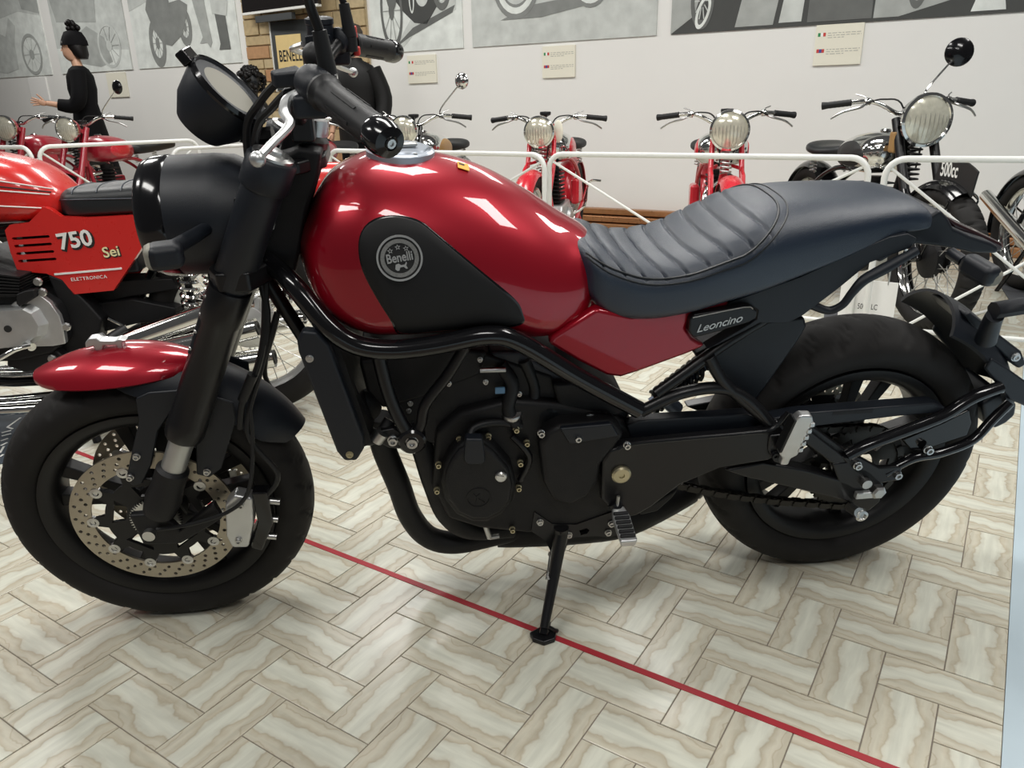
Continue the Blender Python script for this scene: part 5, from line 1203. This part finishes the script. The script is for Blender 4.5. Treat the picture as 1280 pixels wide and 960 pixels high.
# ================================================================== the old motorcycles behind the barriers
def vintage(label, hl_px, hl_z, hl_r, heading, col, tankm, name='motorcycle', steer=0, mirror_side=0, plate=None, knobs=0, knob=True, tank_panel=None, fork='girder', badge=False, saddle='hose', lensm='lens', seat2=False, hx=1.13, nacelle=False, group='old motorcycles lined up behind the barriers', wheelR=.325, mirror_y=.20, mirror_r=1.0, platem='blackprint', wrap=False, fend=(25, 172), exhaust_up=False):
    P = fl(*hl_px, hl_z); f = V(math.cos(heading), math.sin(heading), 0)
    hloc = V(.985+(hx-.985)*math.cos(steer), (hx-.985)*math.sin(steer), 0)
    origin = V(P.x, P.y, 0)-f*hloc.x-V(-f.y, f.x, 0)*hloc.y
    F_ = Frame(origin, heading, 0)
    r = thing(name, label, 'motorcycle', F_.m, group)
    def a(mb, nm, m, ang=38, bevel=0, par=None): return mb.build(nm, m, par or r, ang, bevel)
    WBv = 1.37
    SX = V(.985, 0, 0)
    ST = Matrix.Translation(SX) @ Matrix.Rotation(steer, 4, 'Z') @ Matrix.Translation(-SX)
    def s(mb): mb.v = [tuple(ST @ Vector(v)) for v in mb.v]; return mb
    def q(*c): return ST @ V(*c)
    Rw = wheelR
    wire_wheel(r, 'rear_wheel', 0, Rw, Rw, .10, .085, 'chrome', .09, sp_r=.0022)
    wire_wheel(r, 'front_wheel', WBv, Rw, Rw, .10 if not knobs else .115, .085, 'chrome', .085, ST, knob=knobs, sp_r=.0022, drumm='engine' if col == 'gloss' else 'alu')
    # fork
    for k in (1, -1):
        if fork == 'girder':
            a(s(MB().tube([V(1.02, .075*k, .93), V(1.10, .085*k, .68), V(WBv, .085*k, Rw)], .015, 10)), 'fork_leg', col)
            a(s(MB().tube([V(1.085, .085*k, .70), V(1.20, .085*k, .66), V(1.30, .085*k, .46)], .010, 8)), 'fork_brace', col)
            a(s(MB().cyl(V(.97, .045*k, .86), V(1.055, .075*k, .83), .010)), 'fork_link', col)
            a(s(MB().cyl(V(1.0, .045*k, .70), V(1.10, .085*k, .69), .010)), 'fork_link', col)
        else:
            a(s(MB().tube([V(1.02, .085*k, .95), V(1.20, .085*k, .60)], .022, 14)), 'fork_leg', 'frameblk' if col in ('gloss', 'blackp') else col)
            a(s(MB().tube([V(1.18, .085*k, .63), V(WBv, .085*k, Rw)], .026, 14)), 'fork_slider', col)
    n_ = 110
    sprp = [V(1.075+.03*math.cos(i*.5)+.10*i/n_*0, .03*math.sin(i*.5), .86-.20*i/n_) for i in range(n_+1)]
    a(s(MB().tube(sprp, .005, 6)), 'fork_spring', 'frameblk' if col != 'oldred' else 'steel')
    a(s(MB().cyl(V(.955, 0, .93), V(1.02, 0, .66), .026)), 'steering_head', col)
    if fork == 'girder': a(s(MB().beam(V(1.10, -.085, .685), V(1.10, .085, .685), .03, .03)), 'fork_bridge', col, bevel=.005)
    if knob:
        kn = a(s(MB().cyl(V(.95, 0, .92), V(.945, 0, .985), .010).lathe([(.012, .0), (.034, .012), (.037, .024), (.034, .032), (.0, .034)], V(.945, 0, .975), (0, 0, 1), 20)), 'damper_knob', 'hose')
    # headlamp
    hz = hl_z; hc_ = V(hx, 0, hz)
    ad = V(1, 0, -.05).normalized()
    h = a(s(MB().lathe([(0, -hl_r*1.25), (hl_r*.45, -hl_r*1.15), (hl_r*.8, -hl_r*.7), (hl_r*.97, -.02), (hl_r, .0)], hc_, ad, 36)), 'headlamp', col if nacelle else ('gloss' if col == 'gloss' else 'gloss'))
    a(s(MB().lathe([(hl_r*.99, -.008), (hl_r*1.06, -.004), (hl_r*1.06, .010), (hl_r*.95, .014), (hl_r*.90, .008)], hc_, ad, 36)), 'headlamp_rim', 'chrome', par=h)
    a(s(MB().lathe([(hl_r*.94, .006), (hl_r*.7, .020), (hl_r*.35, .028), (0, .030)], hc_, ad, 36)), 'headlamp_glass', lensm, par=h)
    mbf = MB()
    for i in range(-4, 5):
        yy = hl_r*.19*i; zz = math.sqrt(max(0, (hl_r*.88)**2-yy*yy))
        mbf.tube([V(hx+.010+.022*(1-((yy/hl_r)**2+t_*t_*.9)), yy, hz+zz*t_) for t_ in (-1, -.6, -.2, .2, .6, 1)], .0012, 4)
    o_ = a(s(mbf), 'lens_ribs', 'steel', par=h); o_['kind'] = 'stuff'
    for k in (1, -1): a(s(MB().beam(V(hx-.04, hl_r*.95*k, hz-.01), V(1.03, .08*k, hz-.03), .006, .03)), 'lamp_bracket', col, par=h)
    # handlebar
    bz = hz+.075
    def bp_(k): return [V(.965, 0, bz-.04), V(.97, .06*k, bz-.045), V(.96, .15*k, bz), V(.93, .22*k, bz+.012), V(.86, .375*k, bz-.005)]
    hb_ = a(s(MB().tube(bp_(-1)[::-1]+bp_(1)[1:], .011, 10, sm=5)), 'handlebar', 'chrome')
    for k in (1, -1):
        e0, e1 = V(.912, .262*k, bz+.008), V(.855, .385*k, bz-.006)
        a(s(MB().lathe([(.012, 0), (.017, .004)]+[(.0155+.0008*(i % 2), .01+.0095*i) for i in range(12)]+[(.0185, (e1-e0).length-.006), (.0185, (e1-e0).length), (0, (e1-e0).length+.002)], e0, e1-e0, 18)), 'grip', 'hose', par=None)
        a(s(MB().tube([V(.955, .215*k, bz+.0), V(.975, .25*k, bz-.015), V(.95, .32*k, bz-.035), V(.925, .365*k, bz-.065)], [.007, .007, .006, .005], 8, sm=4)), 'lever', 'steel')
        a(s(MB().lathe([(.015, -.014), (.018, -.01), (.018, .01), (.015, .014)], V(.945, .20*k, bz+.01), (-.3, k, 0), 12)), 'lever_clamp', 'chrome')
        a(s(MB().tube([V(.95, .20*k, bz+.015), V(.93, .21*k, bz+.035), V(.90, .24*k, bz+.045)], .0035, 6)), 'choke_lever', 'steel')
        a(s(MB().tube([V(.965, .22*k, bz), V(1.0, .15*k, bz+.02), V(1.04, .07*k, bz-.02), V(1.05, .03*k, .72)], .0045, 6, sm=6)), 'control_cable', 'hose')
    if mirror_side:
        k = mirror_side
        m0 = V(.955, mirror_y*k, bz+.01); 
        st = a(s(MB().tube([m0, m0+V(0, .005*k, .05), m0+V(-.02, .13*k, .19)], .0048, 8, sm=4)), 'mirror_stalk', 'chrome')
        mc_ = m0+V(-.02, .15*k, .215)
        a(s(MB().lathe([(rr*mirror_r, hh) for rr, hh in ((0, .022), (.03, .018), (.050, .004), (.052, -.002), (.048, -.004), (0, -.004))], mc_, V(.9, -.25*k, 0), 28)), 'mirror_head', 'gloss' if plate else 'chrome', par=st)
    # mudguards
    a(s(guard(WBv, Rw, Rw+.028, fend[0], fend[1], .062, .04, n=26)), 'front_mudguard', col, 60)
    a(guard(0, Rw, Rw+.03, 8, 190, .066, .04, n=26), 'rear_mudguard', col, 60)
    for k in (1, -1):
        a(s(MB().tube([V(WBv, .075*k, Rw), V(WBv-.28, .068*k, Rw+.14)], .005, 6).tube([V(WBv, .075*k, Rw), V(WBv+(.26 if fend[0] < 40 else .14), .066*k, Rw+(.10 if fend[0] < 40 else .28))], .005, 6)), 'mudguard_stay', col)
        a(MB().tube([V(0, .085*k, Rw), V(-.30, .07*k, Rw+.10)], .006, 6), 'mudguard_stay', col)
    # tank
    tb = Body([(.44, .80, .74, .05, .77), (.48, .83, .70, .10, .76), (.58, .865, .68, .135, .765), (.72, .885, .675, .15, .77), (.85, .88, .69, .145, .78), (.91, .855, .72, .10, .79), (.935, .83, .76, .04, .795)], 2.3, 2.6)
    tk_ = a(tb.mesh(32, 30), 'fuel_tank', tankm, 60)
    if tank_panel:
        for k in (1, -1):
            rg = []
            for e, kk in ((-.004, 1.0), (.004, .97), (.004, .5), (.004, .03)):
                rg.append([V(.70+.16*kk*math.cos(t_), k*(tb.half(.70+.16*kk*math.cos(t_), .775+.065*kk*math.sin(t_))+e), .775+.065*kk*math.sin(t_)) for t_ in [2*PI*i/28 for i in range(28)]])
            a(MB().loft(rg), 'tank_panel', tank_panel, 60, par=tk_)
    a(MB().lathe([(.026, 0), (.028, .01), (.02, .018), (0, .018)], V(.78, 0, .88), (0, 0, 1), 20), 'filler_cap', 'chrome', par=tk_)
    # saddle
    if seat2:
        sb = Body([(-.22, .80, .75, .06, .78), (-.18, .82, .74, .10, .78), (.2, .80, .72, .12, .76), (.40, .80, .72, .11, .76), (.45, .79, .74, .05, .765)], 3, 3)
    else:
        sb = Body([(.10, .80, .76, .05, .78), (.13, .82, .75, .13, .78), (.25, .80, .735, .135, .765), (.38, .80, .74, .08, .77), (.43, .80, .76, .03, .78)], 2.6, 3)
    a(sb.mesh(28, 24), 'saddle', saddle, 60)
    for k in (1, -1):
        n_ = 50; a(MB().tube([V(.17+.018*math.cos(i*.7), .09*k+.018*math.sin(i*.7), .64+.10*i/n_) for i in range(n_+1)], .004, 5), 'saddle_spring', 'steel')
    # frame and engine
    for k in (1, -1):
        a(MB().tube([V(.98, 0, .70), V(.95, .06*k, .30), V(.88, .09*k, .20), V(.45, .09*k, .20), V(0, .085*k, Rw)], .015, 10, sm=5), 'frame_tube', col)
        a(MB().tube([V(.97, 0, .86), V(.70, .03*k, .70), V(.42, .07*k, .68), V(.15, .08*k, .55), V(0, .085*k, Rw)], .014, 10, sm=5), 'frame_tube', col)
    e_ = a(MB().prism([V(.52, .10, .20), V(.86, .10, .20), V(.92, .10, .30), V(.84, .10, .40), V(.60, .10, .42), V(.50, .10, .34)], V(0, -.2, 0)), 'crankcase', 'alu', bevel=.015)
    for k in range(9):
        z_ = .42+.026*k; a(MB().box(V(.74, 0, z_), .17-.004*k, .15, .008), 'cylinder_fin', 'engine', par=e_)
    a(MB().cyl(V(.74, 0, .40), V(.74, 0, .66), .05, seg=20), 'cylinder', 'engine', par=e_)
    a(MB().lathe([(0, .0), (.07, 0), (.075, .01), (.065, .03), (0, .035)], V(.68, .10, .30), (0, 1, 0), 28), 'engine_cover', 'alu', par=e_)
    a(MB().lathe([(0, .0), (.07, 0), (.075, .01), (.065, .03), (0, .035)], V(.68, -.10, .30), (0, -1, 0), 28), 'engine_cover', 'alu', par=e_)
    a(MB().tube([V(.82, .0, .60), V(.96, -.08, .56), V(1.0, -.12, .40), V(.92, -.14, .24), V(.5, -.14, .22), V(-.25, -.14, .50 if exhaust_up else .24)], [.018, .018, .018, .02, .035, .035], 14, sm=6), 'exhaust_pipe', 'chrome')
    for k in (1, -1): a(MB().cyl(V(.55, .10*k, .23), V(.55, .23*k, .23), .012).cyl(V(.55, .14*k, .23), V(.55, .23*k, .23), .018), 'footrest', 'hose')
    a(MB().box(V(.45, .12, .46), .16, .06, .18), 'tool_box', col, bevel=.02); a(MB().box(V(.45, -.12, .46), .16, .06, .18), 'oil_tank', col, bevel=.02)
    for k in (1, -1): a(MB().tube([V(.15, .08*k, .26), V(.06, .15*k, .0)], .012, 8), 'rear_stand', col)
    a(MB().tube([V(.5, .10, .3), V(.50, .19, .36), V(.46, .21, .52), V(.46, .30, .53)], .009, 8, sm=3), 'kick_starter', 'chrome')
    if badge: a(s(MB().ball(V(1.045, .105, hz+.0), .010, .032, .070)), 'headstock_badge', 'card')
    if plate:
        lo_ = [V(WBv+rr*math.cos(math.radians(t_)), .004, Rw+rr*math.sin(math.radians(t_))) for rr, t_ in [(Rw+.022, 58+6*i) for i in range(9)]+[(Rw+.125, 98-5*i) for i in range(8)]]
        pl_ = a(s(MB().prism(lo_, V(0, -.008, 0))), 'number_plate', platem, 30)
        text('plate_lettering', plate, .088, 'whiteprint', pl_, q(WBv-.055, -.0052, Rw*2+.040), q(1, 0, 0)-q(0, 0, 0), V(0, 0, 1), .001, sx=.62, align='LEFT', offset=.0015)
    if wrap: a(s(MB().box(V(1.045, -.085, .845), .055, .05, .10)), 'tan_wrap', 'tan', bevel=.012)
    return r
HB = math.radians(-65)
vintage('red old motorcycle with chrome lamp and oval badge, between two barriers', (674, 165), .888, .093, math.radians(-72), 'oldred', 'chrome', tank_panel='oldred', badge=True)
vintage('red old motorcycle with large ribbed lamp facing the barrier squarely', (912, 163), .896, .102, math.radians(-66), 'oldred', 'chrome', tank_panel='oldred')
vintage('black old motorcycle with chrome tank, round mirror and 500cc plate', (1158, 150), .945, .115, math.radians(-54), 'gloss', 'chrome', tank_panel='blackprint', fend=(62, 165), steer=math.radians(0), mirror_side=1, mirror_y=.075, mirror_r=1.25, wrap=True, plate='500cc', knobs=44, fork='tele', saddle='leather2', knob=False, wheelR=.335)
vintage('black old motorcycle with tan chrome tank and round mirror by the jacket mannequin', (505, 163), .908, .090, math.radians(-72), 'gloss', 'chrome', tank_panel='tan', mirror_side=1, saddle='hose', seat2=False)
vintage('red 250cc motorcycle with mirror below the mannequin in black', (84, 162), .943, .088, math.radians(-65), 'darkred', 'darkred', tank_panel='oldred', mirror_side=1, plate='250cc', platem='darkred', nacelle=True, seat2=True, fork='tele')
vintage('red motorcycle with chrome lamp, half cut off behind the 750 tank', (6, 160), .955, .100, math.radians(-62), 'darkred', 'darkred', nacelle=True, seat2=True, fork='tele')
vintage('dark red old motorcycle partly hidden behind the roadster fork', (352, 167), .905, .085, math.radians(-68), 'darkred', 'chrome', tank_panel='darkred', knob=False)
vintage('brown and black old motorcycle cut off by the picture edge with a raised silencer', (1535, 152), .93, .095, math.radians(-60), 'gloss', 'gloss', exhaust_up=True, fork='tele')
# ================================================================== mannequins
def mannequin(label, X, Y, face, H=1.72, hat=None, armpose=True, hairm='hair', head_m='skin', yaw=0, dress_w=1.0):
    r = thing('mannequin', label, 'mannequin', Matrix.Translation(V(X, Y, 0)) @ Matrix.Rotation(yaw, 4, 'Z'), None)
    k = H/1.72
    def el(z, rx, ry, cx=0, cy=0, n=20): return [V((cx+rx*math.cos(2*PI*i/n))*k, (cy+ry*math.sin(2*PI*i/n))*k, z*k) for i in range(n)]
    # body: legs, trunk, neck and head as one skin, x is the way she faces
    mb = MB()
    mb.loft([el(.0, .04, .05, .0, .07), el(.45, .05, .05, 0, .08), el(.85, .085, .08, 0, .085)])
    mb.loft([el(.0, .04, .05, .0, -.07), el(.45, .05, .05, 0, -.08), el(.85, .085, .08, 0, -.085)])
    mb.loft([el(.80, .10, .15), el(.95, .11, .16), el(1.08, .085, .12), el(1.22, .11, .15), el(1.34, .10, .17), el(1.40, .07, .14), el(1.43, .05, .06), el(1.50, .045, .046, .015)])
    mb.loft([el(1.48, .045, .045, .02), el(1.50, .055, .05, .035), el(1.53, .075, .058, .035), el(1.57, .088, .066, .025), el(1.62, .094, .070, .015), el(1.67, .088, .066, .005), el(1.71, .06, .048, 0), el(1.725, .02, .02, 0)])
    mb.loft([[V(.112*k, .010*k, 1.575*k), V(.112*k, -.010*k, 1.575*k), V(.128*k, 0, 1.57*k)], [V(.100*k, .006*k, 1.62*k), V(.100*k, -.006*k, 1.62*k), V(.106*k, 0, 1.62*k)]])
    def arm(s, pts, rr): mb.tube([V(p_[0]*k, p_[1]*k, p_[2]*k) for p_ in pts], [q*k for q in rr], 12, sm=4)
    for s in (1, -1):
        if armpose and s == armpose_side:
            pts = [(0, .17*s, 1.36), (.02, .22*s, 1.15), (.10, .20*s, 1.05), (.26, .19*s, 1.08), (.32, .19*s, 1.09)]
        else: pts = [(0, .17*s, 1.36), (-.02, .23*s, 1.12), (.06, .24*s, .92), (.08, .24*s, .86)]
        arm(s, pts, [.05, .045, .038, .026, .022])
        h = V(*pts[-1])*k; d = (V(*pts[-1])-V(*pts[-2])).normalized(); side = V(0, 0, 1) if s == armpose_side and armpose else V(1, 0, 0); thn = d.cross(side).normalized()
        mb.ball(h+d*.035*k, .042*k, .016*k, .030*k, Matrix((d, thn, side)).transposed(), 12, 8)
        for f_, (o_, ln) in enumerate(((-.022, .06), (-.008, .075), (.007, .07), (.020, .055))):
            b0 = h+d*.06*k+side*o_*k; spread = side*o_*.7
            mb.tube([b0, b0+(d*ln*.5+spread*.4)*k, b0+(d*ln+spread-thn*.012)*k], [.0085*k, .008*k, .006*k], 7)
        b0 = h+d*.02*k+side*.022*k
        mb.tube([b0, b0+(d*.025+side*.028)*k, b0+(d*.05+side*.05)*k], [.010*k, .009*k, .007*k], 7)
    body = mb.build('body', head_m, r, 60)
    return r, k, el, body
armpose_side = 1
r, k, el, body = mannequin('slim mannequin in black dress and black feathered hat, hand held out', -7.74, 4.05, 0, H=1.85, yaw=math.radians(-125))
MB().loft([el(.25, .24, .25), el(.60, .19, .21), el(.95, .135, .18), el(1.08, .115, .15), el(1.22, .135, .18), el(1.34, .125, .20), el(1.405, .09, .17), el(1.435, .055, .09)]).build('dress', 'dress', r, 60)
for s in (1, -1):
    pts = [(0, .16*s, 1.37), (.02, .225*s, 1.15), (.09, .205*s, 1.06), (.22, .195*s, 1.075)] if s == 1 else [(0, .16*s, 1.37), (-.02, .235*s, 1.12), (.05, .245*s, .94)]
    MB().tube([V(*p_)*k for p_ in pts], [.075*k, .072*k, .07*k, .055*k][:len(pts)], 14, sm=4).build('sleeve', 'dress', r, 60)
MB().loft([el(1.50, .05, .085, -.055), el(1.54, .075, .098, -.045), el(1.60, .095, .098, -.022), el(1.66, .10, .092, -.012), el(1.71, .08, .07, -.01), el(1.735, .03, .03, -.01)]).build('hair', 'hair', r, 60)
hat_ = MB().loft([el(1.625, .125, .100, -.005), el(1.66, .120, .098, -.008), el(1.70, .105, .09, -.01), el(1.745, .08, .075, -.01), el(1.765, .03, .03, -.01)]).build('hat', 'dress', r, 60)
mbq = MB()
for i in range(26):
    a = random.uniform(0, 2*PI); rr = random.uniform(0, .055); mbq.ball(V((-.02+rr*math.cos(a))*k, (rr*math.sin(a))*k, (1.765+random.uniform(0, .07))*k), .026*k, seg=8, rg=5)
mbq.build('hat_plume', 'hair', hat_, 60)
MB().lathe([(.02, 0), (.02, .004), (0, .006)], V(.10*k, .04*k, 1.65*k), (1, .4, 0), 12).build('hat_brooch', 'steel', hat_)
for s in (1, -1):
    MB().ball(V(.108*k, .028*s*k, 1.60*k), .004*k, .014*k, .006*k).build('eye', 'hair', body)
MB().ball(V(.106*k, 0, 1.545*k), .005*k, .018*k, .006*k).build('lips', 'redink', body)
# jacket mannequin behind the handlebar
r, k, el, body = mannequin('mannequin in a black leather jacket and brown cap behind the handlebar', -4.0, 4.35, 0, H=1.71, yaw=math.radians(-80), armpose=False)
MB().loft([el(.78, .15, .20), el(.95, .15, .20), el(1.08, .14, .19), el(1.22, .15, .21), el(1.34, .135, .215), el(1.405, .10, .17), el(1.45, .065, .075), el(1.47, .06, .065)]).build('jacket', mat('black_jacket_leather', (.006, .006, .006), .6, spec=.25, bump=.6, bscale=25), r, 60)
for s in (1, -1): MB().tube([V(*p_)*k for p_ in ((0, .17*s, 1.37), (-.02, .255*s, 1.14), (.06, .265*s, .92))], [.08*k, .075*k, .06*k], 14, sm=4).build('sleeve', MATS['black_jacket_leather'], r, 60)
MB().loft([el(.05, .09, .19), el(.5, .10, .20), el(.85, .13, .20)]).build('trousers', 'dress', r, 60)
MB().loft([el(1.54, .09, .085, -.02), el(1.60, .108, .09, .0), el(1.68, .10, .085, 0), el(1.73, .07, .06, 0), el(1.745, .02, .02, 0)]).build('cap', 'brownhair', r, 60)
# wig bust
r = thing('wig_bust', 'black curly wig on a small dark bust beside the brick pier', 'bust', Matrix.Translation(V(-5.30, 4.30, 0)))
MB().lathe([(.16, 0), (.16, .02), (.03, .04), (.03, .95), (.10, 1.0), (.14, 1.08), (.11, 1.14), (.05, 1.17), (.05, 1.22), (.08, 1.26), (.09, 1.34), (.06, 1.42), (0, 1.44)], V(0, 0, 0), (0, 0, 1), 24).build('stand', 'leather2', r)
mbq = MB()
for i in range(120):
    a = random.uniform(0, 2*PI); b = random.uniform(-.5, 1.5); rr = .125; mbq.ball(V(rr*math.cos(a)*math.cos(b), rr*math.sin(a)*math.cos(b), 1.30+.14*math.sin(b)), .03, .014, .022, Matrix.Rotation(random.uniform(0, 3), 3, 'X') @ Matrix.Rotation(random.uniform(0, 3), 3, 'Z'), 8, 5)
o_ = mbq.build('curls', 'hair', r, 60); o_['kind'] = 'stuff'
